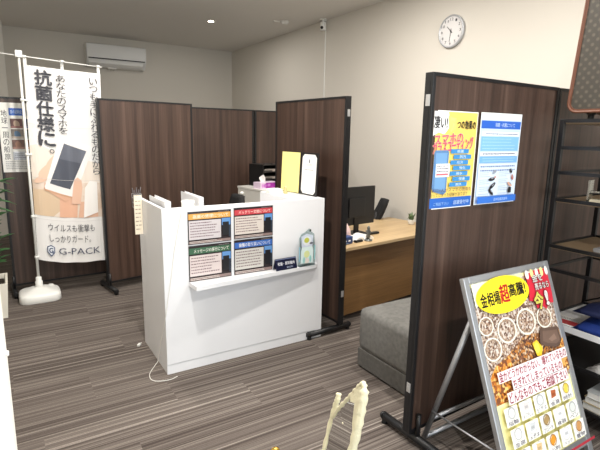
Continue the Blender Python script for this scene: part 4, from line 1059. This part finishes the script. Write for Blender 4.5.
bm = B(); mats = []; p.build(bm, mats, lambda x, y, z: (x, -.0207 - z, y)); tag(obj('numerals', bm, mats, ck, fix=False), 'dark numerals and minute marks')
def hand(name, ang, L_, wd, y, tail=.02):
    a = PI / 2 - ang; d = Vector((math.cos(a), 0, math.sin(a))); s_ = Vector((-d.z, 0, d.x)) * wd; bm = B()
    q = [-d * tail - s_ * .8, -d * tail + s_ * .8, d * L_ + s_ * .4, d * L_ - s_ * .4]
    prism(bm, [(v.x, v.z) for v in q], y, y - .001); obj(name, bm, BLACKP, ck)
hand('hour_hand', ML(315), .062, .005, -.0225); hand('minute_hand', ML(186), .088, .0035, -.024)
bm = B(); cyl(bm, (0, -.0205, 0), (0, -.0265, 0), .006); obj('hub', bm, BLACKP, ck)
cm = thing('security_camera', 'small white security camera where the right wall meets the ceiling', 'security camera', (3.30, 4.83, HC))
bm = B(); cyl(bm, (0, 0, 0), (0, 0, -.012), .04, seg=24); cyl(bm, (0, 0, -.01), (0, 0, -.045), .016); obj('mount', bm, WHITEP, cm)
bm = B(); lathe(bm, [(.030, 0), (.036, .006), (.036, .085), (.030, .092)], (0, 0, -.125), 24); obj('body', bm, WHITEP, cm)
bm = B(); cyl(bm, (-.030, -.02, -.098), (-.040, -.027, -.103), .017, .015, 18); obj('lens', bm, BLACKP, cm)
bm = B(); bx(bm, XR - .008, XR, 4.845, 4.857, .06, HC); tag(obj('cable_duct', bm, WHITEP, None), 'thin white cable duct running down the right wall below the camera', 'cable duct')
sd = thing('smoke_detector', 'round white detector on the ceiling left of the security camera', 'detector', (2.99, 5.20, HC))
bm = B(); lathe(bm, [(.03, -.035), (.045, -.03), (.052, -.012), (.055, 0)], seg=28); obj('head', bm, OFFW, sd)
bm = B(); bx(bm, -.13, -.05, .02, .05, -.012, 0, bev=.004); obj('side_plate', bm, OFFW, sd)
# recessed lamps
LAMPE = mat('lamp_lens', (255, 244, 226), .5, emit=14)
def downlight(label, x, y, power):
    t = thing('downlight', label, 'ceiling lamp', (x, y, HC), 0, 'recessed ceiling lamps')
    bm = B(); lathe(bm, [(.034, -.003), (.052, -.007), (.056, -.003), (.057, 0), (.034, 0)], seg=32); obj('trim_ring', bm, OFFW, t)
    bm = B(); cyl(bm, (0, 0, -.0012), (0, 0, -.0055), .034, seg=28); obj('lens', bm, LAMPE, t)
    l = bpy.data.lights.new('downlight_bulb', 'AREA'); l.shape = 'DISK'; l.size = .07; l.energy = power; l.color = (1, .955, .89); l.spread = ML(150)
    o = bpy.data.objects.new('bulb', l); COL.objects.link(o); o.location = (0, 0, -.012); o.parent = t; l.spread = PI
downlight('recessed ceiling lamp glowing above the banner side of the room', 2.26, 5.72, 13)
for x, y, pw in ((.6, .1, 28), (2.0, .1, 20), (.6, 1.7, 34), (2.1, 1.8, 26), (.6, 3.3, 24), (2.2, 3.1, 24)):
    downlight('recessed ceiling lamp above the shop front half of the room', x, y, pw)

# ------------------------------------------------------------------ daylight
w_ = bpy.data.worlds.new('sky'); S.world = w_; w_.use_nodes = True
w_.node_tree.nodes['Background'].inputs[0].default_value = (.80, .90, 1, 1); w_.node_tree.nodes['Background'].inputs[1].default_value = 1.0
l = bpy.data.lights.new('daylight', 'AREA'); l.shape = 'RECTANGLE'; l.size = 4.2; l.size_y = 2.5; l.energy = 105; l.color = (.96, .98, 1)
o = bpy.data.objects.new('daylight', l); COL.objects.link(o); o.location = ((XL + XR) / 2, YF - .35, 1.45); o.rotation_euler = (PI / 2, 0, 0)

S.view_settings.view_transform = 'Standard'; S.view_settings.look = 'None'; S.view_settings.gamma = 1; S.view_settings.use_curve_mapping = False
S.view_settings.exposure = 0.25
S.cycles.max_bounces = 8; S.cycles.diffuse_bounces = 5; S.cycles.transparent_max_bounces = 12; S.cycles.use_denoising = True
S.cycles.sample_clamp_indirect = 6
